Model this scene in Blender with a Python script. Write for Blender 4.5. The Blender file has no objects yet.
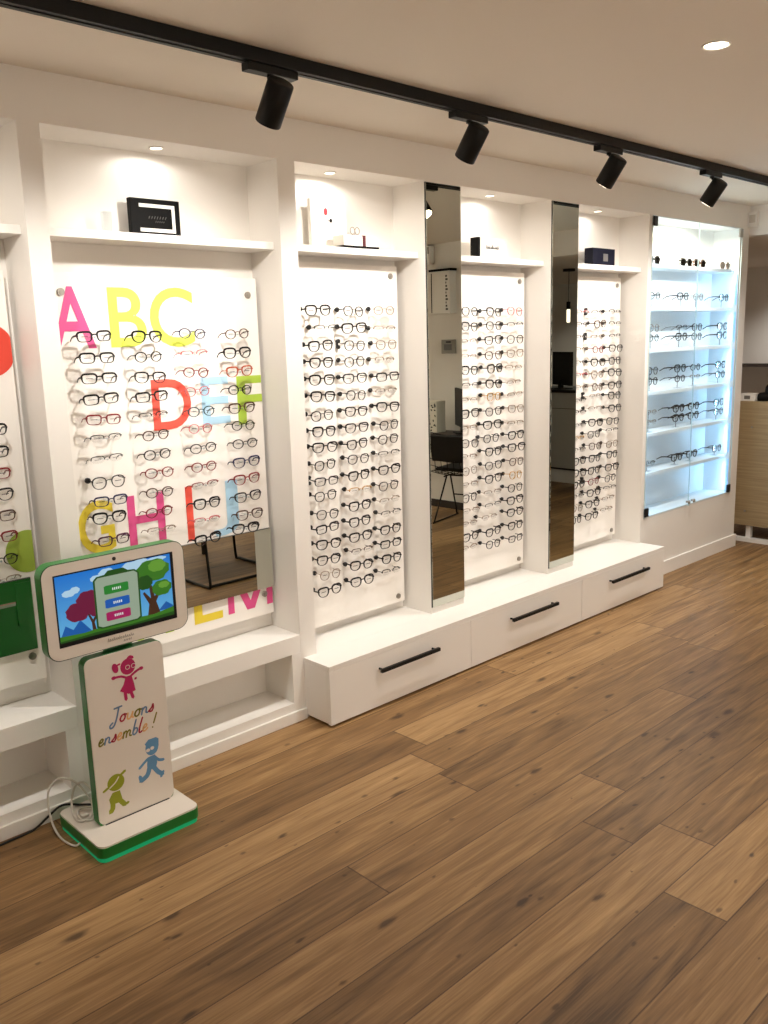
import bpy, bmesh, math, random
from mathutils import Matrix, Vector
PI = math.pi
scn = bpy.context.scene
col = scn.collection
random.seed(7)

# ------------------------------------------------------------------ materials
def lin(r, g, b):
    f = lambda c: (c/255/12.92) if c/255 <= .04045 else ((c/255+.055)/1.055)**2.4
    return (f(r), f(g), f(b), 1)
def mat(name, rgb, rough=.5, metal=0., emit=0., spec=.5, ergb=None):
    m = bpy.data.materials.new(name); m.use_nodes = True
    b = m.node_tree.nodes['Principled BSDF']
    b.inputs['Base Color'].default_value = lin(*rgb)
    b.inputs['Roughness'].default_value = rough
    b.inputs['Metallic'].default_value = metal
    b.inputs['Specular IOR Level'].default_value = spec
    if emit:
        b.inputs['Emission Color'].default_value = lin(*(ergb or rgb))
        b.inputs['Emission Strength'].default_value = emit
    return m
def painted(name, rgb, rough, bump=.02, scale=60):
    m = mat(name, rgb, rough); nt = m.node_tree; b = nt.nodes['Principled BSDF']
    n = nt.nodes.new('ShaderNodeTexNoise'); n.inputs['Scale'].default_value = scale
    g = nt.nodes.new('ShaderNodeNewGeometry'); nt.links.new(g.outputs['Position'], n.inputs['Vector'])
    u = nt.nodes.new('ShaderNodeBump'); u.inputs['Strength'].default_value = bump; u.inputs['Distance'].default_value = .01
    nt.links.new(n.outputs['Fac'], u.inputs['Height']); nt.links.new(u.outputs['Normal'], b.inputs['Normal'])
    return m
def clear(name, rgb=(255,255,255), gloss=.06, rough=.02, mark=False):
    m = bpy.data.materials.new(name); m.use_nodes = True; nt = m.node_tree; nt.nodes.clear()
    o = nt.nodes.new('ShaderNodeOutputMaterial'); t = nt.nodes.new('ShaderNodeBsdfTransparent'); g = nt.nodes.new('ShaderNodeBsdfGlossy')
    t.inputs['Color'].default_value = lin(*rgb); g.inputs['Roughness'].default_value = rough
    x = nt.nodes.new('ShaderNodeMixShader'); x.inputs[0].default_value = gloss
    nt.links.new(t.outputs[0], x.inputs[1]); nt.links.new(g.outputs[0], x.inputs[2])
    last = x
    if mark:                                       # the small printed line on a demo lens
        tc = nt.nodes.new('ShaderNodeTexCoord'); sp = nt.nodes.new('ShaderNodeSeparateXYZ')
        nt.links.new(tc.outputs['Generated'], sp.inputs[0])
        def rng(sock, c, w):
            n = nt.nodes.new('ShaderNodeMath'); n.operation = 'COMPARE'; n.inputs[1].default_value = c; n.inputs[2].default_value = w
            nt.links.new(sock, n.inputs[0]); return n
        a = rng(sp.outputs['X'], .5, .26); b = rng(sp.outputs['Z'], .56, .035)
        mu = nt.nodes.new('ShaderNodeMath'); mu.operation = 'MULTIPLY'; nt.links.new(a.outputs[0], mu.inputs[0]); nt.links.new(b.outputs[0], mu.inputs[1])
        m2 = nt.nodes.new('ShaderNodeMath'); m2.operation = 'MULTIPLY'; m2.inputs[1].default_value = .55; nt.links.new(mu.outputs[0], m2.inputs[0])
        d = nt.nodes.new('ShaderNodeBsdfDiffuse'); d.inputs['Color'].default_value = (.12,.12,.13,1)
        y = nt.nodes.new('ShaderNodeMixShader'); nt.links.new(m2.outputs[0], y.inputs[0]); nt.links.new(x.outputs[0], y.inputs[1]); nt.links.new(d.outputs[0], y.inputs[2]); last = y
    nt.links.new(last.outputs[0], o.inputs[0])
    return m

def oak_floor():
    m = bpy.data.materials.new('oak_planks'); m.use_nodes = True; nt = m.node_tree; L = nt.links
    bs = nt.nodes['Principled BSDF']
    def M(op, a, b=None, c=None):
        n = nt.nodes.new('ShaderNodeMath'); n.operation = op
        for i, v in enumerate((a, b, c)):
            if v is None: continue
            if isinstance(v, (int, float)): n.inputs[i].default_value = v
            else: L.new(v, n.inputs[i])
        return n.outputs[0]
    g = nt.nodes.new('ShaderNodeNewGeometry'); s = nt.nodes.new('ShaderNodeSeparateXYZ'); L.new(g.outputs['Position'], s.inputs[0])
    X, Y = s.outputs['X'], s.outputs['Y']
    r = M('DIVIDE', M('ADD', Y, .944+.19*40), .19); row = M('FLOOR', r); fr = M('FRACT', r)
    wn = nt.nodes.new('ShaderNodeTexWhiteNoise'); wn.noise_dimensions = '1D'; L.new(M('ADD', row, .37), wn.inputs['W'])
    PL = 1.9
    c = M('ADD', M('DIVIDE', M('ADD', X, 20), PL), M('MULTIPLY', wn.outputs['Value'], 7)); pid = M('FLOOR', c); fc = M('FRACT', c)
    cv = nt.nodes.new('ShaderNodeCombineXYZ'); L.new(row, cv.inputs[0]); L.new(pid, cv.inputs[1])
    w2 = nt.nodes.new('ShaderNodeTexWhiteNoise'); w2.noise_dimensions = '2D'; L.new(cv.outputs[0], w2.inputs['Vector'])
    rnd = w2.outputs['Value']
    # grain, shifted per plank
    gv = nt.nodes.new('ShaderNodeCombineXYZ')
    L.new(M('ADD', M('MULTIPLY', X, 1.1), M('MULTIPLY', rnd, 53)), gv.inputs[0]); L.new(M('ADD', M('MULTIPLY', Y, 13), M('MULTIPLY', rnd, 31)), gv.inputs[1]); L.new(M('MULTIPLY', rnd, 17), gv.inputs[2])
    n1 = nt.nodes.new('ShaderNodeTexNoise'); n1.inputs['Scale'].default_value = 1.6; n1.inputs['Detail'].default_value = 5; n1.inputs['Distortion'].default_value = 1.2; L.new(gv.outputs[0], n1.inputs['Vector'])
    gv2 = nt.nodes.new('ShaderNodeCombineXYZ')
    L.new(M('ADD', M('MULTIPLY', X, 4), M('MULTIPLY', rnd, 91)), gv2.inputs[0]); L.new(M('MULTIPLY', Y, 110), gv2.inputs[1])
    n2 = nt.nodes.new('ShaderNodeTexNoise'); n2.inputs['Scale'].default_value = 1.5; n2.inputs['Detail'].default_value = 3; L.new(gv2.outputs[0], n2.inputs['Vector'])
    ramp = nt.nodes.new('ShaderNodeValToRGB'); cr = ramp.color_ramp
    cr.elements[0].position = .22; cr.elements[0].color = lin(80, 57, 33)
    cr.elements[1].position = .78; cr.elements[1].color = lin(184, 148, 102)
    e = cr.elements.new(.5); e.color = lin(138, 105, 67)
    tone = M('ADD', M('MULTIPLY', n1.outputs['Fac'], .62), M('ADD', M('MULTIPLY', M('SUBTRACT', rnd, .5), .27), M('ADD', M('MULTIPLY', n2.outputs['Fac'], .34), .01)))
    L.new(tone, ramp.inputs['Fac'])
    # knots: small dark eyes and longer dark mineral streaks along the boards
    def eyes(sx, sy, off, thr, sz, dist):
        kv = nt.nodes.new('ShaderNodeCombineXYZ'); L.new(M('ADD', M('MULTIPLY', X, sx), M('MULTIPLY', rnd, 9+off)), kv.inputs[0]); L.new(M('ADD', M('MULTIPLY', Y, sy), M('MULTIPLY', rnd, 5+off)), kv.inputs[1])
        nd = nt.nodes.new('ShaderNodeTexNoise'); nd.inputs['Scale'].default_value = 5; nd.inputs['Detail'].default_value = 3; L.new(kv.outputs[0], nd.inputs['Vector'])
        va = nt.nodes.new('ShaderNodeVectorMath'); va.operation = 'MULTIPLY_ADD'; va.inputs[1].default_value = (dist,dist,0); L.new(nd.outputs['Color'], va.inputs[0]); L.new(kv.outputs[0], va.inputs[2])
        vo = nt.nodes.new('ShaderNodeTexVoronoi'); vo.inputs['Scale'].default_value = 1.0; vo.voronoi_dimensions = '2D'; L.new(va.outputs[0], vo.inputs['Vector'])
        sc = nt.nodes.new('ShaderNodeSeparateColor'); L.new(vo.outputs['Color'], sc.inputs[0])
        size = M('MULTIPLY', M('MAXIMUM', M('SUBTRACT', sc.outputs[0], thr), 0), sz)
        mr = nt.nodes.new('ShaderNodeMapRange'); mr.interpolation_type = 'SMOOTHSTEP'; L.new(M('DIVIDE', vo.outputs['Distance'], M('ADD', size, .0005)), mr.inputs['Value'])
        mr.inputs['From Min'].default_value = .3; mr.inputs['From Max'].default_value = 1.3; mr.inputs['To Min'].default_value = 1; mr.inputs['To Max'].default_value = 0
        return mr.outputs[0]
    k1 = eyes(2.6, 6.5, 0, .66, .36, .12); k2 = eyes(1.0, 10, 3, .55, .55, .40); k3 = eyes(6, 11, 7, .72, .36, .15)
    knots = M('MINIMUM', M('ADD', M('ADD', M('MULTIPLY', k1, .8), M('MULTIPLY', k2, .30)), M('MULTIPLY', k3, .6)), .9)
    # grooves between boards
    gy = M('MINIMUM', fr, M('SUBTRACT', 1, fr)); gx = M('MINIMUM', fc, M('SUBTRACT', 1, fc))
    groove = M('MAXIMUM', M('LESS_THAN', gy, .011), M('LESS_THAN', gx, .0014))
    mx = nt.nodes.new('ShaderNodeMix'); mx.data_type = 'RGBA'; mx.inputs['B'].default_value = lin(52, 33, 20)
    L.new(knots, mx.inputs['Factor']); L.new(ramp.outputs['Color'], mx.inputs['A'])
    mg = nt.nodes.new('ShaderNodeMix'); mg.data_type = 'RGBA'; mg.inputs['B'].default_value = lin(70, 46, 28)
    L.new(M('MULTIPLY', groove, .75), mg.inputs['Factor']); L.new(mx.outputs['Result'], mg.inputs['A'])
    L.new(mg.outputs['Result'], bs.inputs['Base Color'])
    bs.inputs['Roughness'].default_value = .48; bs.inputs['Specular IOR Level'].default_value = .35
    bu = nt.nodes.new('ShaderNodeBump'); bu.inputs['Strength'].default_value = .25; bu.inputs['Distance'].default_value = .002
    L.new(M('SUBTRACT', M('MULTIPLY', n2.outputs['Fac'], .3), groove), bu.inputs['Height']); L.new(bu.outputs['Normal'], bs.inputs['Normal'])
    return m

def pale_wood(name, a, b):
    m = mat(name, a, .5); nt = m.node_tree; L = nt.links; bs = nt.nodes['Principled BSDF']
    g = nt.nodes.new('ShaderNodeNewGeometry'); mp = nt.nodes.new('ShaderNodeMapping'); mp.inputs['Scale'].default_value = (1, 1.5, 40)
    L.new(g.outputs['Position'], mp.inputs['Vector'])
    n = nt.nodes.new('ShaderNodeTexNoise'); n.inputs['Scale'].default_value = 2; n.inputs['Detail'].default_value = 4; L.new(mp.outputs[0], n.inputs['Vector'])
    r = nt.nodes.new('ShaderNodeValToRGB'); r.color_ramp.elements[0].position = .3; r.color_ramp.elements[1].position = .7
    r.color_ramp.elements[0].color = lin(*b); r.color_ramp.elements[1].color = lin(*a)
    L.new(n.outputs['Fac'], r.inputs[0]); L.new(r.outputs[0], bs.inputs['Base Color'])
    return m

MW = painted('white_paint', (238,234,228), .55)
MCEIL = painted('ceiling_paint', (236,228,216), .8)
MLAC = mat('white_lacquer', (242,239,234), .32)
MPAN = mat('white_acrylic', (250,246,240), .25)
MBLK = mat('black_metal', (6,6,6), .45, 0, 0, .3)
MBLM = mat('matt_black', (16,16,17), .6)
MCHR = mat('brushed_steel', (170,165,158), .3, 1)
MMIR = mat('mirror_glass', (204,206,196), .0, 1)
MEDGE = mat('mirror_edge', (60,62,58), .3)
MGLS = clear('clear_glass', (250,253,254), .05)
MACR = clear('clear_acrylic', (242,246,248), .12)
MLENS = clear('demo_lens', (250,250,250), .05, .03, True)
MSUN = clear('smoke_lens', (40,32,30), .12)
MSUB = clear('brown_lens', (125,100,80), .12)
MFLOOR = oak_floor()

# ------------------------------------------------------------------ mesh helpers
def link(o, parent=None):
    col.objects.link(o)
    if parent: o.parent = parent
    return o
def mesh_obj(name, bm, m, parent=None, smooth=False, loc=None):
    me = bpy.data.meshes.new(name)
    bmesh.ops.recalc_face_normals(bm, faces=bm.faces)
    if smooth:
        for f in bm.faces: f.smooth = True
    bm.to_mesh(me); bm.free()
    for k in (m if isinstance(m, (list, tuple)) else [m]): me.materials.append(k)
    if smooth == 'auto':
        me.set_sharp_from_angle(angle=math.radians(35))
    o = bpy.data.objects.new(name, me); link(o, parent)
    if loc: o.location = loc
    return o
def tag(o, label, cat, group=None):
    o['label'] = label; o['category'] = cat
    if group: o['group'] = group
    return o
def thing(name, label, cat, loc=(0,0,0), group=None, rz=0):
    o = bpy.data.objects.new(name, None); col.objects.link(o); o.location = loc; o.rotation_euler = (0,0,rz); o.empty_display_size = .05
    return tag(o, label, cat, group)
def struct(o): o['kind'] = 'structure'; return o
def B(): return bmesh.new()
def box(bm, x0, x1, y0, y1, z0, z1, mi=0, bev=0):
    v = [bm.verts.new(p) for p in ((x0,y0,z0),(x1,y0,z0),(x1,y1,z0),(x0,y1,z0),(x0,y0,z1),(x1,y0,z1),(x1,y1,z1),(x0,y1,z1))]
    fs = [bm.faces.new([v[i] for i in f]) for f in ((0,3,2,1),(4,5,6,7),(0,1,5,4),(1,2,6,5),(2,3,7,6),(3,0,4,7))]
    for f in fs: f.material_index = mi
    if bev:
        es = list({e for f in fs for e in f.edges})
        bmesh.ops.bevel(bm, geom=es, offset=bev, segments=2, affect='EDGES', profile=.5)
    return fs
def boxo(name, x0, x1, y0, y1, z0, z1, m, parent=None, bev=0):
    bm = B(); box(bm, x0, x1, y0, y1, z0, z1, 0, bev); return mesh_obj(name, bm, m, parent)
def prism(bm, pts, y0, y1, mi=0):
    """polygon in x,z pushed from y0 to y1"""
    a = [bm.verts.new((x, y0, z)) for x, z in pts]; b = [bm.verts.new((x, y1, z)) for x, z in pts]
    n = len(pts); fs = [bm.faces.new(a), bm.faces.new(b[::-1])]
    for i in range(n): fs.append(bm.faces.new((a[i], b[i], b[(i+1)%n], a[(i+1)%n])))
    for f in fs: f.material_index = mi
    return fs
def rrect(x0, x1, z0, z1, r, n=6):
    out = []
    for cx, cz, a0 in ((x1-r, z1-r, 0), (x0+r, z1-r, 90), (x0+r, z0+r, 180), (x1-r, z0+r, 270)):
        for k in range(n+1):
            a = math.radians(a0+90*k/n); out.append((cx+r*math.cos(a), cz+r*math.sin(a)))
    return out
def ell(cx, cz, rx, rz, n=24, rot=0):
    c, s = math.cos(rot), math.sin(rot)
    return [(cx+rx*math.cos(t)*c-rz*math.sin(t)*s, cz+rx*math.cos(t)*s+rz*math.sin(t)*c) for t in (2*PI*k/n for k in range(n))]
def tube(bm, pts, r, n=8, mi=0, closed=False):
    pts = [Vector(p) for p in pts]; rings = []; N = len(pts); up = None
    for i, p in enumerate(pts):
        d = (pts[(i+1) % N if closed else min(i+1, N-1)]-pts[(i-1) % N if closed else max(i-1, 0)]).normalized()
        if up is None:
            up = Vector((0,0,1)) if abs(d.z) < .9 else Vector((1,0,0))
        u = (up-d*up.dot(d)).normalized(); up = u; w = d.cross(u)
        rr = r[i] if isinstance(r, (list, tuple)) else r
        rings.append([bm.verts.new(p+(u*math.cos(2*PI*k/n)+w*math.sin(2*PI*k/n))*rr) for k in range(n)])
    for i in range(N if closed else N-1):
        a, b = rings[i], rings[(i+1) % N]
        for k in range(n):
            f = bm.faces.new((a[k], a[(k+1)%n], b[(k+1)%n], b[k])); f.material_index = mi
    if not closed:
        for q in (rings[0][::-1], rings[-1]):
            f = bm.faces.new(q); f.material_index = mi
def cyl(bm, p0, p1, r, n=20, mi=0, r2=None): tube(bm, [p0, p1], [r, r if r2 is None else r2], n, mi)
def smoothpath(pts, k=6):
    P = [Vector(p) for p in pts]; out = []
    for i in range(len(P)-1):
        a, b, c, d = P[max(i-1,0)], P[i], P[i+1], P[min(i+2, len(P)-1)]
        for j in range(k):
            t = j/k
            out.append(.5*((2*b)+(c-a)*t+(2*a-5*b+4*c-d)*t*t+(3*b-a-3*c+d)*t**3))
    out.append(P[-1]); return out
def stroke2d(bm, pts, w, y0, y1, mi=0, smooth=True):
    """ribbon of width w along an x,z path, with round ends, as a thin solid"""
    P = [(p.x, p.z) for p in smoothpath([(x, 0, z) for x, z in pts], 5)] if smooth and len(pts) > 2 else list(pts)
    Lf, Rt = [], []
    for i, p in enumerate(P):
        a, b = P[max(i-1,0)], P[min(i+1, len(P)-1)]
        dx, dz = b[0]-a[0], b[1]-a[1]; l = math.hypot(dx, dz) or 1; nx, nz = -dz/l*w/2, dx/l*w/2
        Lf.append((p[0]+nx, p[1]+nz)); Rt.append((p[0]-nx, p[1]-nz))
    def cap(p, q):
        dx, dz = p[0]-q[0], p[1]-q[1]; l = math.hypot(dx, dz) or 1
        return (p[0]+dx/l*w/2, p[1]+dz/l*w/2)
    V = []
    loopA = [cap(P[0], P[1])]+Lf+[cap(P[-1], P[-2])]+Rt[::-1]
    n = len(P)
    for y in (y0, y1):
        V.append([bm.verts.new((x, y, z)) for x, z in loopA])
    m = len(loopA)
    for vs in V:
        for i in range(n-1):
            f = bm.faces.new((vs[1+i], vs[2+i], vs[m-2-i], vs[m-1-i])); f.material_index = mi
        for t in ((vs[0], vs[1], vs[m-1]), (vs[n+1], vs[n+2], vs[n])):
            f = bm.faces.new(t); f.material_index = mi
    for i in range(m):
        f = bm.faces.new((V[0][i], V[0][(i+1)%m], V[1][(i+1)%m], V[1][i])); f.material_index = mi

# ------------------------------------------------------------------ camera
Rr = ((0.7220905622099756, -0.6912361958841388, -0.027888016546645994), (0.1547382645207945, 0.12209157940637318, 0.9803824334060409), (0.6742709317925356, 0.7122402458003071, -0.19512186653971947))
cam = bpy.data.objects.new('camera', bpy.data.cameras.new('camera')); col.objects.link(cam)
rm = Matrix((Rr[0], Rr[1], (-Rr[2][0], -Rr[2][1], -Rr[2][2]))).transposed().to_4x4()
cam.matrix_world = Matrix.Translation((0, -2.8, 1.59781)) @ rm
cam.data.sensor_fit = 'HORIZONTAL'; cam.data.sensor_width = 36; cam.data.lens = 865.369*36/768; cam.data.clip_start = .05
scn.camera = cam

# where each pair of glasses hangs: column, row, x, z, shape and colour
D = {
 'kids': [(1,1,1.390,1.636,'Rk'), (1,2,1.394,1.562,'Rk'), (1,3,1.395,1.492,'Rk'), (1,4,1.395,1.420,'Rk'), (1,5,1.397,1.348,'Re'), (2,1,1.592,1.631,'Wk'), (2,2,1.591,1.560,'Ok'), (2,3,1.592,1.485,'Wg'), (2,4,1.592,1.416,'Rk'), (2,5,1.592,1.347,'Sk'), (1,6,1.400,1.283,'Sg'), (1,7,1.396,1.209,'Sk'), (1,8,1.395,1.125,'Pg'), (1,9,1.397,1.057,'Rb'), (1,10,1.386,0.996,'Wk'), (1,11,1.396,0.912,'Rv'), (2,6,1.596,1.275,'On'), (2,7,1.596,1.203,'Ok'), (2,8,1.598,1.134,'Oe'), (2,9,1.593,1.060,'On'), (2,10,1.585,0.987,'Oe'), (2,11,1.589,0.916,'Sc'), (3,1,1.780,1.640,'Ob'), (3,2,1.783,1.565,'Sp'), (3,3,1.785,1.495,'Oe'), (3,4,1.785,1.424,'Op'), (3,5,1.796,1.347,'Ot'), (4,1,1.982,1.636,'On'), (4,2,1.978,1.562,'Wk'), (4,3,1.983,1.490,'Wa'), (4,4,1.980,1.418,'Ok'), (4,5,1.984,1.346,'Wn'), (3,6,1.788,1.282,'Op'), (3,7,1.794,1.206,'Ok'), (3,8,1.792,1.133,'Oe'), (3,9,1.791,1.062,'Se'), (3,10,1.795,0.987,'Wk'), (3,11,1.789,0.921,'Sp'), (3,12,1.788,0.845,'Wk'), (4,6,1.986,1.276,'Ol'), (4,7,1.989,1.204,'Og'), (4,8,1.991,1.128,'Wb'), (4,9,1.988,1.059,'We'), (4,10,1.988,0.987,'Wg'), (4,11,1.991,0.912,'Wn'), (4,12,1.968,0.857,'Wk')],
 'edge': [(1,1,0.997,1.346,'Rk'), (1,2,0.995,1.273,'Rk'), (1,3,0.994,1.202,'Re'), (1,4,0.997,1.132,'Wg'), (1,5,0.995,1.061,'Rn'), (1,6,0.994,0.991,'Re'), (1,7,0.992,0.915,'Ok'), (1,8,0.993,0.845,'Sc')],
 'a': [(1,1,2.398,1.726,'Wk'), (2,1,2.599,1.723,'Pk'), (3,1,2.784,1.727,'Oc'), (1,2,2.439,1.652,'Sg'), (2,2,2.600,1.650,'Wk'), (3,2,2.784,1.645,'Sc'), (1,3,2.405,1.578,'Wk'), (2,3,2.600,1.575,'Pg'), (3,3,2.793,1.575,'Pc'), (1,4,2.405,1.507,'Wk'), (2,4,2.596,1.505,'Pg'), (3,4,2.781,1.506,'Sc'), (1,5,2.404,1.434,'Wk'), (2,5,2.595,1.432,'Wg'), (3,5,2.798,1.430,'Rk'), (1,6,2.406,1.363,'Wk'), (2,6,2.598,1.357,'Pg'), (3,6,2.785,1.365,'Sc'), (1,7,2.397,1.283,'Pk'), (2,7,2.596,1.285,'Wg'), (3,7,2.793,1.291,'Wk'), (1,8,2.404,1.212,'Wk'), (2,8,2.596,1.212,'Wg'), (3,8,2.797,1.208,'Pk'), (3,9,2.789,1.143,'Pk'), (1,9,2.406,1.143,'Wk'), (2,9,2.596,1.139,'Wg'), (1,10,2.402,1.067,'Pk'), (2,10,2.599,1.071,'Pg'), (3,10,2.792,1.075,'Sk'), (1,11,2.407,0.994,'Rg'), (2,11,2.599,0.995,'Wk'), (3,11,2.792,0.999,'Wk'), (1,12,2.398,0.931,'Pk'), (2,12,2.605,0.928,'Sy'), (3,12,2.784,0.924,'Pg'), (1,13,2.405,0.846,'Pk'), (2,13,2.599,0.855,'Wk'), (3,13,2.789,0.854,'Sc'), (1,14,2.403,0.784,'Rk'), (2,14,2.596,0.782,'Wk'), (3,14,2.795,0.791,'Sg'), (1,15,2.404,0.710,'Wk'), (2,15,2.597,0.711,'Wk'), (3,15,2.790,0.712,'Wk'), (1,16,2.401,0.639,'Wk'), (2,16,2.602,0.644,'Sn'), (3,16,2.789,0.643,'Rk'), (1,17,2.406,0.570,'Pc'), (2,17,2.596,0.575,'Wk'), (3,17,2.792,0.569,'Wk'), (1,18,2.400,0.496,'Wk'), (2,18,2.598,0.499,'Wk'), (3,18,2.784,0.507,'Sk')],
 'b': [(1,1,3.379,1.723,'Pk'), (2,1,3.568,1.720,'Wg'), (3,1,3.740,1.725,'Pp'), (1,2,3.376,1.648,'Wg'), (2,2,3.568,1.652,'Pk'), (3,2,3.743,1.655,'Sg'), (1,3,3.365,1.575,'Sc'), (2,3,3.563,1.579,'Wg'), (3,3,3.743,1.580,'Pg'), (1,4,3.369,1.500,'Sc'), (2,4,3.563,1.502,'Pn'), (3,4,3.744,1.506,'Wc'), (1,5,3.373,1.432,'Wk'), (2,5,3.575,1.434,'Wk'), (3,5,3.730,1.431,'Sc'), (1,6,3.380,1.357,'Sg'), (2,6,3.566,1.354,'Wk'), (3,6,3.733,1.352,'Sc'), (1,7,3.366,1.283,'Sc'), (2,7,3.564,1.290,'Py'), (3,7,3.744,1.288,'Sc'), (1,8,3.372,1.215,'Wk'), (2,8,3.562,1.213,'Pg'), (3,8,3.752,1.212,'Wc'), (1,9,3.359,1.141,'Sc'), (2,9,3.553,1.143,'Wk'), (3,9,3.747,1.134,'Sc'), (1,10,3.370,1.063,'Pg'), (2,10,3.542,1.073,'Pg'), (3,10,3.753,1.070,'Wk'), (1,11,3.357,0.995,'Sc'), (2,11,3.560,1.000,'Wk'), (3,11,3.758,1.003,'Wk'), (1,12,3.368,0.922,'Pc'), (2,12,3.560,0.928,'Pk'), (3,12,3.756,0.925,'Pn'), (1,13,3.364,0.850,'Sc'), (2,13,3.560,0.856,'Wk'), (3,13,3.750,0.852,'Py'), (1,14,3.365,0.781,'Pk'), (2,14,3.551,0.782,'Sc'), (3,14,3.746,0.782,'Pk'), (1,15,3.374,0.711,'Sc'), (2,15,3.556,0.713,'Sg'), (3,15,3.746,0.713,'Wk'), (1,16,3.358,0.644,'Sc'), (2,16,3.524,0.651,'Sc'), (3,16,3.746,0.645,'Wk'), (1,17,3.370,0.572,'Wk'), (2,17,3.558,0.567,'Wk'), (3,17,3.749,0.569,'Wk'), (1,18,3.356,0.515,'Sc'), (2,18,3.555,0.499,'Pk'), (3,18,3.751,0.495,'Rg')],
 'c': [(1,1,4.365,1.719,'Sp'), (2,1,4.533,1.720,'Sg'), (3,1,4.714,1.722,'Sg'), (1,2,4.367,1.650,'Sg'), (2,2,4.557,1.652,'Wn'), (3,2,4.717,1.652,'Sg'), (1,3,4.360,1.579,'Sg'), (2,3,4.531,1.577,'Sc'), (3,3,4.720,1.579,'Sg'), (1,4,4.359,1.509,'Sc'), (2,4,4.540,1.504,'Oe'), (3,4,4.734,1.506,'Wg'), (1,5,4.361,1.433,'Sg'), (2,5,4.543,1.428,'Wk'), (3,5,4.727,1.431,'Wk'), (1,6,4.364,1.361,'Sp'), (2,6,4.539,1.357,'Wc'), (3,6,4.730,1.361,'Wk'), (1,7,4.366,1.289,'Sc'), (2,7,4.542,1.284,'Pn'), (3,7,4.734,1.284,'Wk'), (1,8,4.356,1.214,'Sg'), (2,8,4.518,1.230,'Sc'), (3,8,4.732,1.221,'Wk'), (1,9,4.352,1.146,'Sg'), (2,9,4.521,1.156,'Sc'), (3,9,4.740,1.143,'Wk'), (1,10,4.358,1.068,'Sg'), (2,10,4.530,1.071,'Wk'), (3,10,4.717,1.066,'Pk'), (1,11,4.350,0.992,'Sy'), (2,11,4.511,1.003,'Pk'), (3,11,4.712,1.008,'Sk'), (1,12,4.352,0.923,'Sg'), (2,12,4.529,0.929,'Pn'), (3,12,4.716,0.924,'Pc'), (1,13,4.360,0.856,'Wk'), (2,13,4.526,0.854,'Wk'), (3,13,4.719,0.857,'Wk'), (1,14,4.362,0.784,'Wk'), (2,14,4.521,0.780,'Wk'), (3,14,4.722,0.777,'Wk'), (1,15,4.355,0.714,'Wk'), (2,15,4.519,0.714,'Oe'), (3,15,4.705,0.711,'Pk'), (1,16,4.348,0.643,'Sg'), (2,16,4.524,0.644,'Wk'), (3,16,4.701,0.649,'Sg'), (1,17,4.343,0.572,'Pc'), (2,17,4.513,0.576,'Wk'), (3,17,4.686,0.584,'Sc'), (1,18,4.337,0.502,'Pg'), (2,18,4.505,0.500,'Wk'), (3,18,4.669,0.515,'Sc')],
 'cab': [(1,1,5.081,2.101,'Vk'), (2,1,5.498,2.094,'Vk'), (3,1,5.684,2.098,'Vn'), (4,1,6.056,2.090,'Un'), (1,2,5.110,1.820,'Ok'), (2,2,5.475,1.820,'Wg'), (3,2,5.686,1.820,'Pc'), (4,2,6.062,1.820,'Pk'), (1,3,5.110,1.622,'Pc'), (2,3,5.475,1.622,'Sg'), (3,3,5.686,1.622,'Pg'), (4,3,6.062,1.622,'Wk'), (1,4,5.110,1.560,'Ok'), (2,4,5.475,1.560,'Wk'), (3,4,5.686,1.560,'Pk'), (4,4,6.062,1.560,'Wk'), (1,5,5.110,1.354,'Pg'), (2,5,5.475,1.354,'Wk'), (3,5,5.686,1.354,'Ok'), (4,5,6.062,1.354,'Wk'), (1,6,5.110,1.288,'Pg'), (2,6,5.475,1.288,'Og'), (3,6,5.686,1.288,'Sc'), (4,6,6.062,1.288,'Pk'), (1,7,5.110,1.088,'Sc'), (2,7,5.475,1.088,'Wk'), (3,7,5.686,1.088,'Wk'), (4,7,6.062,1.088,'Wk'), (1,8,5.110,1.024,'Sc'), (2,8,5.475,1.024,'Wk'), (3,8,5.686,1.024,'Wk'), (4,8,6.062,1.024,'Pk'), (1,9,5.110,0.756,'Sk'), (2,9,5.475,0.756,'Wk'), (3,9,5.686,0.756,'Wk'), (4,9,6.062,0.756,'Pk')],
}
SPOTW = 74; SPOTA = 118; DOWNW = 60; NICHEW = [2.0, 2.0, 4.2, 1.9, 1.6]; CABW = .5; CABTOPW = 60; FILLW = 135; BACKW = 42; EXPO = 0.0
# ------------------------------------------------------------------ the room
H = 2.442
struct(boxo('floor', -1.6, 9.9, -4.8, 2.0, -.06, 0, MFLOOR))
struct(boxo('ceiling', -1.6, 6.37, -4.8, .34, H, H+.08, MCEIL))
struct(boxo('ceiling_back', 6.37, 9.9, -4.8, 2.0, 2.242, 2.32, MCEIL)); struct(boxo('wall_inner', 6.264, 6.37, .34, 2.0, 0, 2.242, MW))
BAYS = [(.237, 1.152), (1.224, 2.139), (2.223, 2.953), (3.191, 3.913), (4.154, 4.902)]
struct(boxo('wall_left', -1.6, 6.264, .2, .34, 0, H, MW))                     # back of the niches
struct(boxo('trim_1', -1.6, 6.264, 0, .2, 2.288, H, MW))                      # header over the niches
for k, (x0, x1, z0, z1) in enumerate(((-1.6, .237, 0, 2.288), (1.152, 1.224, 0, 2.288), (2.139, 2.223, .0, 2.288), (2.953, 3.191, .273, 2.288), (3.913, 4.154, .273, 2.288), (4.902, 4.943, .427, 2.288), (6.134, 6.264, .427, 2.288), (4.915, 6.264, 0, .427), (4.902, 4.915, .273, .427))):
    struct(boxo('trim_%d' % (k+2), x0, x1, 0, .2, z0, z1, MW))              # piers between the niches
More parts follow.
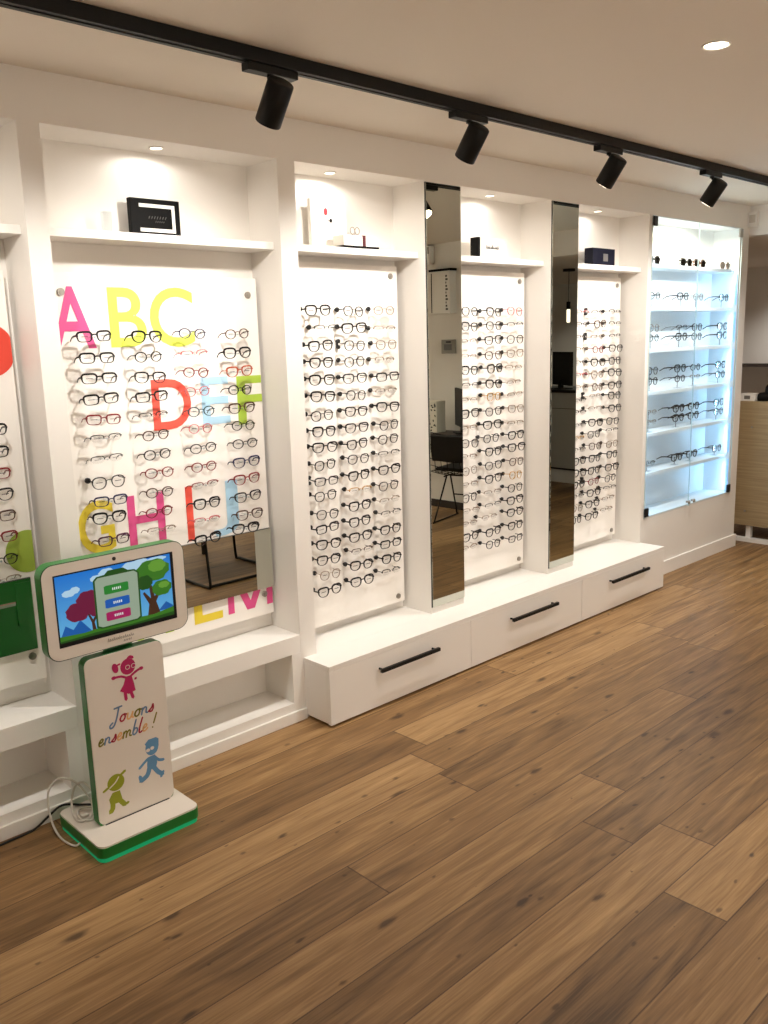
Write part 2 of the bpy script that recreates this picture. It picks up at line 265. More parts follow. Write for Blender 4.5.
bm = B(); box(bm, 4.917, 6.264, -.013, 0, 0, .092, 0, .002); box(bm, 6.264, 6.277, -.013, .34, 0, .092); struct(mesh_obj('baseboard_left', bm, MLAC))
bm = B(); box(bm, -1.6, 2.152, -.012, 0, 0, .049, 0, .002); struct(mesh_obj('baseboard_front', bm, MLAC))
struct(boxo('wall_end', 9.8, 9.9, -4.8, 2.0, 0, 2.242, MW))
struct(boxo('wall_far', 6.264, 9.8, 1.9, 2.0, 0, 2.242, MW))
struct(boxo('trim_12', 6.264, 6.37, -2.2, -.0, 2.242, H, MW))                 # header over the opening to the back room
struct(boxo('wall_right', 6.05, 6.37, -4.7, -2.2, 0, H, MW))
struct(boxo('baseboard_right', 6.036, 6.05, -4.7, -2.2, 0, .07, mat('skirting_dark', (52,44,38), .5)))
struct(boxo('wall_back', -1.6, 9.8, -4.8, -4.7, 0, H, MW))
struct(boxo('wall_front', -1.6, -1.5, -4.7, 0, 0, H, MW))

# shelves high in the niches
SHN = ['at the left edge of the photo', 'above the alphabet panel', 'left of both tall mirrors', 'between the tall mirrors', 'right of both tall mirrors']
for i, (x0, x1) in enumerate(BAYS):
    tag(boxo('display_shelf', x0, x1, .045, .2, 1.957, 1.985, MLAC, None, .0015), 'white shelf high in the wall niche '+SHN[i], 'shelf', 'white shelves in the niches')

# counters with open lower niches under the two children's panels
for i, (x0, x1) in enumerate(BAYS[:2]):
    t = thing('niche_counter', ('white counter with open lower niche at the left edge, behind the kiosk', 'white counter with open lower niche under the alphabet panel')[i], 'counter', (x0, 0, 0), 'white counters under the panels')
    w = x1-x0
    boxo('counter_top', 0, w, 0, .2, .302, .380, MLAC, t, .0015)
    boxo('side_panel', 0, .047, 0, .2, .085, .302, MLAC, t)
    boxo('side_panel', w-.047, w, 0, .2, .085, .302, MLAC, t)
    boxo('plinth', 0, w, 0, .2, 0, .085, MLAC, t)

# drawer bench
DX = [2.154, 3.052, 4.003, 4.915]
DN = ['nearest the kiosk', 'in the middle of the bench', 'nearest the glass cabinet']
for i in range(3):
    x0, x1 = DX[i], DX[i+1]
    t = thing('drawer_cabinet', 'low white drawer cabinet with black bar handle, '+DN[i], 'drawer', (x0, 0, 0), 'white drawer cabinets under the bench top')
    w = x1-x0
    bm = B(); box(bm, 0 if i == 0 else .001, w-(0 if i == 2 else .001), -.147, 0, .016, .252); box(bm, .07 if i == 0 else .001, w-.0135 if i == 2 else w-.001, 0, .2, .016, .252); box(bm, .07, w-.02, -.13, .18, 0, .016); mesh_obj('carcass', bm, MLAC, t)
    d = boxo('drawer_front', .0 if i == 0 else .0012, w-(.0 if i == 2 else .0012), -.167, -.1475, .012, .2515, MLAC, t, .001)
    hx0 = [2.42, 3.343, 4.269][i]-x0; hx1 = [2.794, 3.732, 4.679][i]-x0
    bm = B(); box(bm, hx0, hx1, -.206, -.190, .177, .194, 0, .003)
    for hx in (hx0+.018, hx1-.018): cyl(bm, (hx, -.192, .185), (hx, -.166, .185), .005, 10)
    mesh_obj('handle', bm, MBLK, d)['label'] = 'black bar handle'
bm = B(); box(bm, 2.154, 4.915, -.167, 0, .2525, .273, 0, .0008); box(bm, 2.2235, 4.9015, 0, .2, .2525, .273)
tag(mesh_obj('bench_top', bm, MLAC), 'long white bench top running under the two tall mirrors', 'worktop')

# tall mirrors on the piers
for i, (x0, x1) in enumerate(((2.953, 3.191), (3.913, 4.154))):
    t = thing('tall_mirror', ('tall narrow wall mirror reflecting the wire chair and desk', 'tall narrow wall mirror reflecting the hanging lamp')[i], 'mirror', (x0, 0, .305), 'tall narrow mirrors on the piers')
    boxo('mirror_glass', .003, x1-x0-.003, -.0085, -.004, .002, 1.975, MMIR, t)
    boxo('backing', 0, x1-x0, -.004, 0, 0, 1.978, MEDGE, t)

# ------------------------------------------------------------------ display panels
def text_mesh(ch, x0, x1, z0, z1, m, parent, y, bold=.02, clip=None):
    cu = bpy.data.curves.new('printed_letter', 'FONT'); cu.body = ch; cu.size = 1; cu.offset = bold; cu.extrude = .5; cu.resolution_u = 6
    o = bpy.data.objects.new('tmp', cu); col.objects.link(o)
    dg = bpy.context.evaluated_depsgraph_get(); me = bpy.data.meshes.new_from_object(o.evaluated_get(dg)); bpy.data.objects.remove(o); bpy.data.curves.remove(cu)
    xs = [v.co.x for v in me.vertices]; ys = [v.co.y for v in me.vertices]
    a, b, c, d = min(xs), max(xs), min(ys), max(ys)
    for v in me.vertices:
        X = x0+(v.co.x-a)/(b-a)*(x1-x0)
        if clip: X = min(max(X, clip[0]), clip[1])
        v.co = (X, y-.0004+(.0004 if v.co.z > 0 else -.0004), z0+(v.co.y-c)/(d-c)*(z1-z0))
    bm = B(); bm.from_mesh(me); bpy.data.meshes.remove(me)
    return mesh_obj('printed_letter', bm, m, parent)
PX = [(.265, 1.125), (1.265, 2.125), (2.250, 2.927), (3.212, 3.895), (4.190, 4.865)]
PZ = [(.45, 1.855), (.45, 1.855), (.318, 1.93), (.318, 1.93), (.318, 1.93)]
PLAB = ['white display panel with coloured discs, cut off by the left edge', 'white children\'s display panel printed with coloured alphabet letters', 'plain white eyeglasses panel left of both tall mirrors', 'plain white eyeglasses panel between the tall mirrors', 'plain white eyeglasses panel right of both tall mirrors']
panels = []
for i in range(5):
    x0, x1 = PX[i]; z0, z1 = PZ[i]
    t = thing('eyeglasses_display', PLAB[i], 'display', (0, 0, 0), 'eyeglasses display panels'); panels.append(t)
    boxo('board', x0, x1, .160, .165, z0, z1, MPAN, t, .001)
    for sx in (x0+.045, x1-.045):
        zt, zb = ((1.789, .543) if i < 2 else (1.884, .350))
        for sz in (zt, zb):
            if i == 2 and sz == zb and sx < x0+.1: pass
            bm = B(); cyl(bm, (sx, .165, sz), (sx, .2, sz), .009, 14); cyl(bm, (sx, .153, sz), (sx, .1605, sz), .013, 18); cyl(bm, (sx, .151, sz), (sx, .1535, sz), .006, 12)
            mesh_obj('standoff_screw', bm, MCHR, t, 'auto')['label'] = 'round steel standoff screw'
kp = panels[1]
def pm(n, c): return mat(n, c, .4)
PINK, LIME, CORAL, SKY, LEAF, SUNY = pm('print_pink', (226,84,146)), pm('print_lime', (228,246,96)), pm('print_coral', (246,92,76)), pm('print_sky', (176,216,240)), pm('print_leaf', (176,208,72)), pm('print_yellow', (240,216,66))
for ch, x0, x1, z0, z1, m, cl in (('A', 1.262, 1.424, 1.597, 1.808, PINK, (1.266, 2)), ('B', 1.479, 1.624, 1.598, 1.808, LIME, None), ('C', 1.640, 1.826, 1.594, 1.812, LIME, None),
        ('D', 1.622, 1.788, 1.285, 1.475, CORAL, None), ('E', 1.836, 1.965, 1.288, 1.473, SKY, None), ('F', 2.003, 2.132, 1.275, 1.470, LEAF, (1, 2.124)),
        ('G', 1.290, 1.430, .860, 1.055, SUNY, None), ('H', 1.485, 1.638, .864, 1.053, PINK, None), ('I', 1.733, 1.763, .836, 1.055, CORAL, None), ('J', 1.853, 1.976, .832, 1.055, SKY, None),
        ('L', 1.734, 1.868, .490, .690, SUNY, None), ('K', 1.480, 1.640, .490, .690, LEAF, None)):
    text_mesh(ch, x0, x1, z0, z1, m, kp, .1594, .012 if ch not in 'IMK' else 0, cl)
bm = B()
for k, pts in enumerate(([(1.896,.494),(1.926,.494),(1.926,.690),(1.896,.690)], [(2.093,.494),(2.123,.494),(2.123,.690),(2.093,.690)], [(1.900,.690),(1.990,.494),(2.026,.494),(1.936,.690)], [(2.083,.690),(1.992,.494),(2.028,.494),(2.119,.690)])): prism(bm, pts, .1588-.00004*k, .1598)
mesh_obj('printed_letter', bm, PINK, kp)
ep = panels[0]
bm = B(); prism(bm, [(min(x, 1.1245), z) for x, z in ell(1.048, 1.60, .088, .088, 40)], .1585, .1598); mesh_obj('printed_disc', bm, pm('print_red', (226,70,52)), ep)['label'] = 'red printed disc'
bm = B(); prism(bm, [(min(x, 1.1245), z) for x, z in ell(1.104, .918, .074, .074, 40)], .1585, .1598); mesh_obj('printed_disc', bm, pm('print_moss', (160,186,70)), ep)['label'] = 'green printed disc'

# low mirrors on the children's panels
for i, (x0, x1) in enumerate(((.272, 1.100), (1.272, 2.122))):
    t = thing('low_mirror', ('low wide mirror at the foot of the cut-off panel, reflecting green', 'low wide mirror across the foot of the alphabet panel')[i], 'mirror', (x0, .15, .570), 'low mirrors at the foot of the panels')
    boxo('mirror_glass', .001, x1-x0-.001, -.004, 0, .001, .256, MMIR, t)
    boxo('backing', 0, x1-x0, 0, .010, 0, .257, MEDGE, t)

# ------------------------------------------------------------------ eyeglasses
COL = dict(k=(9,8,8), g=(38,36,37), c=(150,132,116), b=(24,26,70), n=(72,46,34), e=(120,26,34), p=(206,104,112), y=(190,140,40), t=(22,64,76), v=(74,34,56), l=(46,50,30), a=(176,84,56))
CW = dict(k='black', g='dark grey', c='pale beige', b='dark blue', n='brown', e='red', p='pink', y='gold', t='dark teal', v='plum', l='olive', a='amber')
SW = dict(R='rectangular', W='square-rimmed', O='round', P='rounded', S='half-rimmed', V='', U='round')
SH = dict(R=(.0265, .0168, 4.6, .05, .0038), W=(.0255, .0198, 3.6, .10, .0040), O=(.0240, .0188, 2.2, .0, .0030), P=(.0245, .0208, 2.4, .09, .0031), S=(.0265, .0140, 3.2, .05, .0022), V=(.0300, .0250, 2.8, .14, .0045), U=(.0265, .0255, 2.1, .04, .0020))
gm = {k: mat('frame_'+CW[k].replace(' ', '_'), v, .4, .0 if k in 'kbevltn' else .3, 0, .3) for k, v in COL.items()}
def outline(st, n=30):
    a, b, e, tr, th = SH[st]; out = []
    for k in range(n):
        t = 2*PI*k/n; c, s = math.cos(t), math.sin(t)
        ee = e if s >= 0 else (2.35 if st in 'WPV' else e*.85)
        r = (abs(c/a)**ee+abs(s/b)**ee)**(-1/ee); x, z = r*c, r*s
        out.append((x*(1+tr*z/b), z))
    return out
def rimw(st, z, b): return 1+(.45 if st in 'WR' else .2)*z/b
cache = {}
def glasses_meshes(st, c, kid):
    key = (st, c, kid)
    if key in cache: return cache[key]
    a, b, e, tr, th = SH[st]
    if c in 'cpy' and st != 'S': th *= .7
    if c == 'k' and st in 'WR': th *= 1.2
    if kid == 2: th *= 1.35
    k = {0: .93, 1: .86, 2: 1.0}[int(kid)]
    pts = [(x*k, z*k) for x, z in outline(st)]; n = len(pts)
    half = .0095*k+a*k+th
    bm = B(); lens = []
    for sg in (-1, 1):
        cx = sg*(half+.0005)
        idx = range(n) if st != 'S' else [i for i in range(n) if pts[i][1] > -.1*b]
        ring = []
        for i in idx:
            x, z = pts[i]; px, pz = pts[i-1]; qx, qz = pts[(i+1) % n]
            dx, dz = qx-px, qz-pz; l = math.hypot(dx, dz); tw = th*rimw(st, z, b*k); nx, nz = dz/l*tw, -dx/l*tw
            y = .0025*(abs(x*sg+cx*sg)/.06)**2*2
            ring.append([bm.verts.new((cx+x+ox*nx, y+dy, z+ox*nz)) for ox, dy in ((0, -.0018), (1, -.0018), (1, .0018), (0, .0018))])
        m = len(ring)
        for i in range(m if st != 'S' else m-1):
            p, q = ring[i], ring[(i+1) % m]
            for j in range(4): bm.faces.new((p[j], p[(j+1)%4], q[(j+1)%4], q[j]))
        if st == 'S': bm.faces.new(ring[0]); bm.faces.new(ring[-1][::-1])
        lens.append((cx, [(x*.99, z*.99) for x, z in pts]))
    zb = .35*b*k
    br = .0105*k+th*.4
    tube(bm, smoothpath([(-br, 0, zb), (-br*.4, -.001, zb+.003), (br*.4, -.001, zb+.003), (br, 0, zb)], 3), th*.55 if st not in 'PS' else th*.4, 6)
    hx = half+a*k+th*.8; zh = .45*b*k
    for sg in (-1, 1): box(bm, sg*hx-.0025, sg*hx+.0025, 0, .008, zh-th*.7, zh+th*.7)
    fr = bpy.data.meshes.new('frame'); bmesh.ops.recalc_face_normals(bm, faces=bm.faces); bm.to_mesh(fr); bm.free(); fr.materials.append(gm[c])
    lm = []
    for cx, pl in lens:
        bm = B(); prism(bm, [(cx+x, z) for x, z in pl], .0015, .0030); me = bpy.data.meshes.new('lens'); bmesh.ops.recalc_face_normals(bm, faces=bm.faces); bm.to_mesh(me); bm.free()
        me.materials.append(MSUN if st == 'V' else MSUB if st == 'U' else MLENS); lm.append(me)
    cache[key] = (fr, lm, hx, zh, th); return cache[key]
tcache = {}
def temple_mesh(st, c, kid, mode, sg):
    key = (st, c, kid, mode, sg)
    if key in tcache: return tcache[key]
    fr, lm, hx, zh, th = glasses_meshes(st, c, kid)
    w = .0011; h = max(th*.62, .0012) if c in 'kgbnevtl' and st != 'S' else .0013
    X = sg*hx
    if mode == 'knob': P = [(X, .006, zh), (X*.985, .030, zh), (X*.965, .0495, zh+.001)]
    elif mode == 'peg': P = [(X, .006, zh), (X*1.0, .030, zh-.001), (X*.99, .046, zh-.006), (X*.985, .0585, zh-.0165)]
    else: P = [(X, .006, zh), (X*.98, .05, zh), (X*.95, .085, zh-.004), (X*.93, .118, zh-.022)]
    bm = B(); rings = []
    for i, p in enumerate(P):
        k = 1-.25*i/(len(P)-1)
        rings.append([bm.verts.new((p[0]+a*w, p[1], p[2]+b*h*k)) for a, b in ((-1,-1),(1,-1),(1,1),(-1,1))])
    for i in range(len(P)-1):
        for j in range(4): bm.faces.new((rings[i][j], rings[i][(j+1)%4], rings[i+1][(j+1)%4], rings[i+1][j]))
    bm.faces.new(rings[0][::-1]); bm.faces.new(rings[-1])
    me = bpy.data.meshes.new('temple'); bmesh.ops.recalc_face_normals(bm, faces=bm.faces); bm.to_mesh(me); bm.free(); me.materials.append(gm[c])
    tcache[key] = me; return me
def make_glasses(code, loc, mode, label, group, kid=False, rot=(0,0,0)):
    st, c = code
    fr, lm, hx, zh, th = glasses_meshes(st, c, kid)
    t = thing('eyeglasses' if st not in 'VU' else 'sunglasses', label, 'glasses', loc, group); t.rotation_euler = rot
    link(bpy.data.objects.new('frame', fr), t)
    for me in lm: link(bpy.data.objects.new('lens', me), t)
    for sg in (-1, 1): link(bpy.data.objects.new('temple', temple_mesh(st, c, kid, mode, sg)), t)
    return hx, zh
ORD = ['top', 'second', 'third', 'fourth', 'fifth', 'sixth', 'seventh', 'eighth', 'ninth', 'tenth', 'eleventh', 'twelfth', 'thirteenth', 'fourteenth', 'fifteenth', 'sixteenth', 'seventeenth', 'bottom']
MKNOB = mat('black_rubber', (12,12,12), .5)
pegmesh = {}
def peg(parent, kind, loc):
    if kind not in pegmesh:
        bm = B()
        if kind == 'knob': cyl(bm, (0, .160, 0), (0, .151, 0), .005, 10); tube(bm, [(0, .1515, 0), (0, .150, 0), (0, .143, 0), (0, .1405, 0)], [.0085, .0105, .0105, .007], 12); m = MKNOB
        elif kind == 'twin':
            for dz in (-.013, .013): tube(bm, [(0, .160, dz), (0, .150, dz), (0, .143, dz), (0, .1405, dz)], [.006, .0085, .0085, .006], 12)
            box(bm, -.003, .003, .152, .158, -.012, .012); m = MKNOB
        else: cyl(bm, (0, .160, 0), (0, .0975, 0), .0026, 8); box(bm, -.0026, .0026, .0955, .0985, -.002, .004); m = MACR
        me = bpy.data.meshes.new('display_peg'); bmesh.ops.recalc_face_normals(bm, faces=bm.faces); bm.to_mesh(me); bm.free(); me.materials.append(m); pegmesh[kind] = me
    o = link(bpy.data.objects.new('display_peg', pegmesh[kind]), parent); o.location = loc
def words(code): return ' '.join((CW[code[1]]+' '+SW[code[0]]).split())
CN4 = ['leftmost', 'second', 'third', 'rightmost']; CN3 = ['left', 'middle', 'right']
for c, r, x, z, code in D['kids']:
    kn = (c, r) == (1, 8)
    last = r == (11 if c < 3 else 12)
    hx, zh = make_glasses(code, (x, .10, z), 'knob' if kn else 'peg', words(code)+' eyeglasses, '+(ORD[r-1] if not last else 'bottom')+' row, '+CN4[c-1]+' column of the alphabet panel', 'children\'s eyeglasses on the alphabet panel', not kn, (random.uniform(-.06,.06), random.uniform(-.05,.05), random.uniform(-.1,.1)))
    peg(panels[1], 'knob' if kn else 'rod', (x-hx*.965 if kn else x, 0, z+zh if kn else z-.002))
EC = ['topmost', 'second from top', 'third from top', 'fourth from top', 'fifth from top', 'third from bottom', 'second from bottom', 'lowest']
for c, r, x, z, code in D['edge']:
    make_glasses(code, (x, .10, z), 'peg', words(code)+' eyeglasses, '+EC[r-1]+' of those cut off at the left edge', 'eyeglasses on the cut-off panel', True)
    peg(panels[0], 'rod', (x, 0, z-.002))
TW = {('a',3,2),('a',11,1),('b',99,1),('c',1,2),('c',3,2),('c',5,1),('c',8,2),('c',11,1),('c',17,1),('c',18,1),('c',15,2)}
NOK = {('a',1,2),('a',5,3),('a',12,2),('a',14,3),('a',16,2)}
for n, pi_, nm in (('a', 2, 'panel left of both tall mirrors'), ('b', 3, 'panel between the tall mirrors'), ('c', 4, 'panel right of both tall mirrors')):
    for c, r, x, z, code in D[n]:
        hx, zh = make_glasses(code, (x, .10, z), 'knob', words(code)+' eyeglasses, '+ORD[r-1]+' row, '+CN3[c-1]+' column, '+nm, 'eyeglasses on the '+nm, False, (random.uniform(-.08,.08), random.uniform(-.05,.05), random.uniform(-.10,.10)))
        peg(panels[pi_], 'twin' if (n, r, c) in TW else 'knob', (x-hx*.965, 0, z+zh+.001))

# ------------------------------------------------------------------ glass display cabinet
t = thing('glass_display_cabinet', 'lit white glass-fronted display cabinet at the far end of the wall', 'cabinet', (0, 0, 0))
cx0, cx1, cz0, cz1 = 4.943, 6.134, .427, 2.288
MCAB = mat('cabinet_white', (236,242,246), .4)
bm = B(); box(bm, cx0, cx1, .192, .2, cz0, cz1); box(bm, cx0, cx0+.006, .0, .192, cz0, cz1); box(bm, cx1-.006, cx1, .0, .192, cz0, cz1); box(bm, cx0+.006, cx1-.006, 0, .192, cz0, cz0+.006); box(bm, cx0+.006, cx1-.006, 0, .192, cz1-.006, cz1)
mesh_obj('casing', bm, MCAB, t)
SZ = [2.012, 1.752, 1.493, 1.226, .962, .706]
for z in SZ: boxo('shelf', cx0+.006, cx1-.006, .035, .192, z-.022, z, MCAB, t, .001)
mid = (cx0+cx1)/2-.02; MEDG2 = mat('glass_edge', (196,216,220), .2)
for k, (x0, x1) in enumerate(((cx0-.008, mid-.0015), (mid+.0015, cx1+.006))):
    bm = B(); fs = box(bm, x0, x1, -.010, -.004, cz0-.004, cz1-.004)
    for f in (fs[3], fs[5]): f.material_index = 1
    d = mesh_obj('glass_door', bm, [MGLS, MEDG2], t)
    d['label'] = 'clear glass door leaf'
    for z in (cz0+.035, cz1-.035):
        hx = x0+.022 if k == 0 else x1-.022
        boxo('hinge', hx-.022, hx+.022, -.016, -.002, z-.028, z+.028, MBLM if not (k == 1 and z > 1) else MCHR, d, .003)
    bm = B(); kx = mid-.035 if k == 0 else mid+.035
    cyl(bm, (kx, -.010, cz0+.03), (kx, -.026, cz0+.03), .008, 14); tube(bm, [(kx, -.024, cz0+.03), (kx, -.030, cz0+.03), (kx, -.036, cz0+.03)], [.010, .014, .010], 14)
    mesh_obj('knob', bm, MCHR, d, 'auto')['label'] = 'small round steel knob'
for x, z, w in [(cx0, cz0, 1), (cx1, cz0, 1)]: pass
MLED = mat('cool_led', (150,205,255), .5, 0, .6)
for x in (cx0+.012, cx1-.012):
    for j in range(6):
        zt = SZ[j]-.03; zb = (SZ[j+1] if j < 5 else cz0+.006)+.02
        boxo('led_strip', x-.004, x+.004, .004, .010, zb, zt, MLED, t)
CABROW = {1: ('the top shelf', ''), 2: ('the second shelf', ''), 3: ('the third shelf', 'upper tier'), 4: ('the third shelf', 'lower tier'), 5: ('the fourth shelf', 'upper tier'), 6: ('the fourth shelf', 'lower tier'), 7: ('the fifth shelf', 'upper tier'), 8: ('the fifth shelf', 'lower tier'), 9: ('the lowest shelf', '')}
shz = {1: 2.012, 2: 1.752, 3: 1.493, 4: 1.493, 5: 1.226, 6: 1.226, 7: .962, 8: .962, 9: .706}
NR = max(0, 0)
for c, r, x, z, code in D['cab']:
    sh, tier = CABROW[r]
    base = words(code)+(' sunglasses' if code[0] in 'VU' else ' eyeglasses')
    x2 = x-.03
    if r == 1: z = shz[1]+.0225 if code[0] == 'V' else shz[1]+.025
    # the frames stand clear of the shelf on a slim stand
    lab = base+', '+CN4[c-1]+' on '+(tier+' of ' if tier else '')+sh+' in the glass cabinet'
    make_glasses(code, (x, .062, z), 'long', lab, 'glasses in the lit cabinet', 2)
cols_x = {1: 5.11, 2: 5.475, 3: 5.686, 4: 6.062}
rows_z = {2: [1.82], 3: [1.56, 1.622], 4: [1.288, 1.354], 5: [1.024, 1.088], 6: [.756]}
for lv, zs in rows_z.items():
    s0 = SZ[lv-1]
    for c, px in cols_x.items():
        st = thing('eyeglasses_stand', 'slim dark eyeglasses stand, %s on %s of the glass cabinet' % (CN4[c-1], ['', '', 'the second shelf', 'the third shelf', 'the fourth shelf', 'the fifth shelf', 'the lowest shelf'][lv]), 'stand', (px, .076, s0), 'slim stands in the lit cabinet')
        bm = B(); box(bm, -.018, .018, -.014, .03, 0, .003); mesh_obj('base', bm, MACR, st)
        bm = B(); cyl(bm, (0, .008, .003), (0, .008, zs[-1]-s0+.004), .0018, 8); mesh_obj('post', bm, mat('stand_steel', (70,72,78), .4, .6), st)
        for z in zs:
            bm = B(); box(bm, -.004, .004, -.016, .009, z-s0-.002, z-s0+.003); mesh_obj('nose_rest', bm, MACR, st)
# ------------------------------------------------------------------ things on the high shelves
S0 = 1.985
t = thing('framed_sign', 'black framed sign with white bracket line on shelf above alphabet panel', 'sign', (1.68, .14, S0))
M1 = mat('sign_black', (5,5,5), .6, 0, 0, .15); M2 = mat('sign_white', (248,246,240), .5); M3 = mat('sign_grey', (84,82,80), .5)
boxo('panel', -.100, .098, -.012, .012, .0, .132, M1, t, .002)
bm = B(); box(bm, -.066, .076, -.0135, -.0118, .102, .114); box(bm, -.066, .076, -.0135, -.0118, .018, .030); box(bm, .064, .076, -.0135, -.0118, .030, .102); mesh_obj('white_line', bm, M2, t)['label'] = 'white bracket line'
bm = B(); random.seed(3)
for k in range(7): stroke2d(bm, [(-.030+k*.011, .064), (-.026+k*.011, .072)], .0022, -.0132, -.0119)
for k in range(5): stroke2d(bm, [(-.004+k*.008, .052), (-.001+k*.008, .056)], .002, -.0132, -.0119)
mesh_obj('lettering', bm, M3, t)
t = thing('acrylic_block', 'small clear acrylic block standing left of the black framed sign', 'block', (1.487, .13, S0))
bm = B(); box(bm, -.016, .016, -.012, .012, 0, .075, 0, .003); mesh_obj('block', bm, MACR, t)
t = thing('display_board', 'upright white board with small red figure on shelf left of both mirrors', 'display board', (2.50, .165, S0), None, 0)
MWH = mat('card_white', (232,228,220), .5); MRED = mat('logo_red', (170,50,60), .5); MGY = mat('logo_grey', (150,140,130), .5)
bm = B(); box(bm, -.078, .122, -.010, .010, .010, .205); mesh_obj('board', bm, MWH, t)
bm = B(); box(bm, -.078, .122, -.030, .025, 0, .012); mesh_obj('foot', bm, MWH, t)
bm = B(); prism(bm, ell(.004, .155, .010, .015), -.0116, -.0099); mesh_obj('printed_figure', bm, MRED, t)['label'] = 'small red printed figure'
bm = B(); prism(bm, ell(.032, .120, .007, .008), -.0116, -.0099, 0); stroke2d(bm, [(.015, .119), (.026, .120)], .002, -.0116, -.0099); mesh_obj('printed_mark', bm, M1, t)['label'] = 'small black printed mark'
bm = B()
for cx in (.146, .174): tube(bm, [(x, -.02, z) for x, z in ell(cx, .085, .013, .015, 20)], .002, 6, 0, True)
box(bm, .128, .192, -.024, -.016, .0, .004); cyl(bm, (.160, -.02, .002), (.160, -.02, .075), .002, 8)
tag(mesh_obj('wire_logo_stand', bm, MGY, None, False, (2.5, .165, S0)), 'pale double-ring emblem standing beside the white upright board', 'emblem')
t = thing('gift_box', 'flat white box with dark red band on shelf left of both mirrors', 'box', (2.605, .085, S0))
boxo('box_body', -.095, .090, -.035, .035, .008, .052, MWH, t, .002)
boxo('box_base', -.105, .100, -.045, .040, 0, .008, M1, t, .001)['label'] = 'black base plate'
boxo('band', .012, .030, -.0362, .0362, .008, .0535, mat('dark_red', (82,26,32), .45), t)['label'] = 'dark red band'
t = thing('brand_box', 'white box with black end and dark lettering between the mirrors', 'box', (3.545, .11, S0))
bm = B(); box(bm, -.100, .105, -.02, .03, 0, .098, 0, .002); mesh_obj('box_body', bm, MWH, t)
boxo('end_panel', -.116, -.100, -.021, .031, 0, .099, M1, t, .001)['label'] = 'black end panel'
bm = B()
for k in range(9): stroke2d(bm, [(-.052+k*.011, .046), (-.050+k*.011, .058 if k % 4 else .066), (-.046+k*.011, .046)], .0032, -.0215, -.0199, 0, False)
mesh_obj('lettering', bm, M1, t)['label'] = 'dark lettering'
t = thing('navy_box', 'navy blue box with silver square right of both mirrors', 'box', (4.556, .105, S0))
boxo('box_body', -.115, .117, -.018, .04, 0, .098, mat('navy', (16,18,36), .5, 0, 0, .2), t, .002)
boxo('silver_plate', -.008, .040, -.0195, -.0175, .026, .068, mat('silver', (150,148,146), .3, .6), t)['label'] = 'silver square plate'

# ------------------------------------------------------------------ tablet kiosk
KG = mat('kiosk_green', (28,120,46), .35); KW = mat('kiosk_white', (224,216,205), .45); KGL = mat('green_glow', (10,150,96), .5, 0, .55); KBK = mat('gap_black', (10,10,10), .5)
t = thing('tablet_kiosk', 'white and green children\'s game kiosk with tablet screen and printed board', 'kiosk', (0, 0, 0))
def slabz(bm, x0, x1, y0, y1, r, z0, z1, mi=0):
    pts = rrect(x0, x1, y0, y1, r, 6); a = [bm.verts.new((x, y, z0)) for x, y in pts]; b = [bm.verts.new((x, y, z1)) for x, y in pts]; n = len(pts)
    fs = [bm.faces.new(a[::-1]), bm.faces.new(b)]+[bm.faces.new((a[i], a[(i+1)%n], b[(i+1)%n], b[i])) for i in range(n)]
    for f in fs: f.material_index = mi
bs = thing('base', '', '', (0, 0, 0)); del bs['label']; del bs['category']; bs.parent = t
bm = B(); slabz(bm, 1.022, 1.386, -.384, -.062, .028, .016, .050); mesh_obj('base_body', bm, KG, bs)['label'] = 'green body'
bm = B(); slabz(bm, 1.024, 1.384, -.382, -.064, .027, .050, .056); mesh_obj('base_plate', bm, KW, bs)['label'] = 'white top plate'
bm = B(); slabz(bm, 1.026, 1.382, -.380, -.066, .026, .0, .016); mesh_obj('glow_strip', bm, KGL, bs)['label'] = 'glowing green light strip'
bm = B(); prism(bm, rrect(1.080, 1.357, .048, .632, .026), -.2575, -.222); mesh_obj('board_body', bm, KG, t)['label'] = 'green board edge'
bd = None
bm = B(); prism(bm, rrect(1.0815, 1.3555, .0565, .6305, .025), -.2625, -.2575); bd = mesh_obj('board_front', bm, KW, t); bd['label'] = 'white printed board front'
bm = B(); box(bm, 1.100, 1.335, -.266, -.2625, .0562, .0585); mesh_obj('joint', bm, KBK, bd)
# prints on the board
yA, yB = -.2629, -.2624
layer = [0]
def nxt(): layer[0] += 1; return yA-.00002*(layer[0] % 12)

MPK = mat('print_crimson', (176,18,88), .5); MBL = mat('print_blue', (92,142,182), .5); MGN = mat('print_olive', (142,150,20), .5)
bm = B()
prism(bm, ell(1.227, .572, .0265, .0275), nxt(), yB); prism(bm, ell(1.183, .578, .0105, .017, 18, .25), nxt(), yB); stroke2d(bm, [(1.19, .586), (1.20, .588)], .006, nxt(), yB)
stroke2d(bm, [(1.226, .594), (1.236, .603), (1.246, .598)], .010, nxt(), yB)
prism(bm, [(1.217, .540), (1.237, .540), (1.243, .512), (1.247, .484), (1.222, .478), (1.192, .496), (1.206, .514)], nxt(), yB)
stroke2d(bm, [(1.216, .537), (1.200, .545), (1.178, .547)], .008, nxt(), yB); prism(bm, ell(1.175, .547, .008, .006), nxt(), yB)
stroke2d(bm, [(1.234, .537), (1.252, .547), (1.270, .553)], .008, nxt(), yB); prism(bm, ell(1.273, .553, .008, .006), nxt(), yB)
stroke2d(bm, [(1.210, .488), (1.211, .462)], .011, nxt(), yB); stroke2d(bm, [(1.229, .486), (1.236, .462)], .011, nxt(), yB)
stroke2d(bm, [(1.249, .523), (1.252, .525)], .008, nxt(), yB)
g_ = mesh_obj('printed_girl', bm, MPK, bd); g_['label'] = 'crimson printed girl figure'
bm = B()
for cx in (1.226, 1.247): tube(bm, [(x, -.2631, z) for x, z in ell(cx, .570, .0075, .007, 16)], .0009, 5, 0, True)
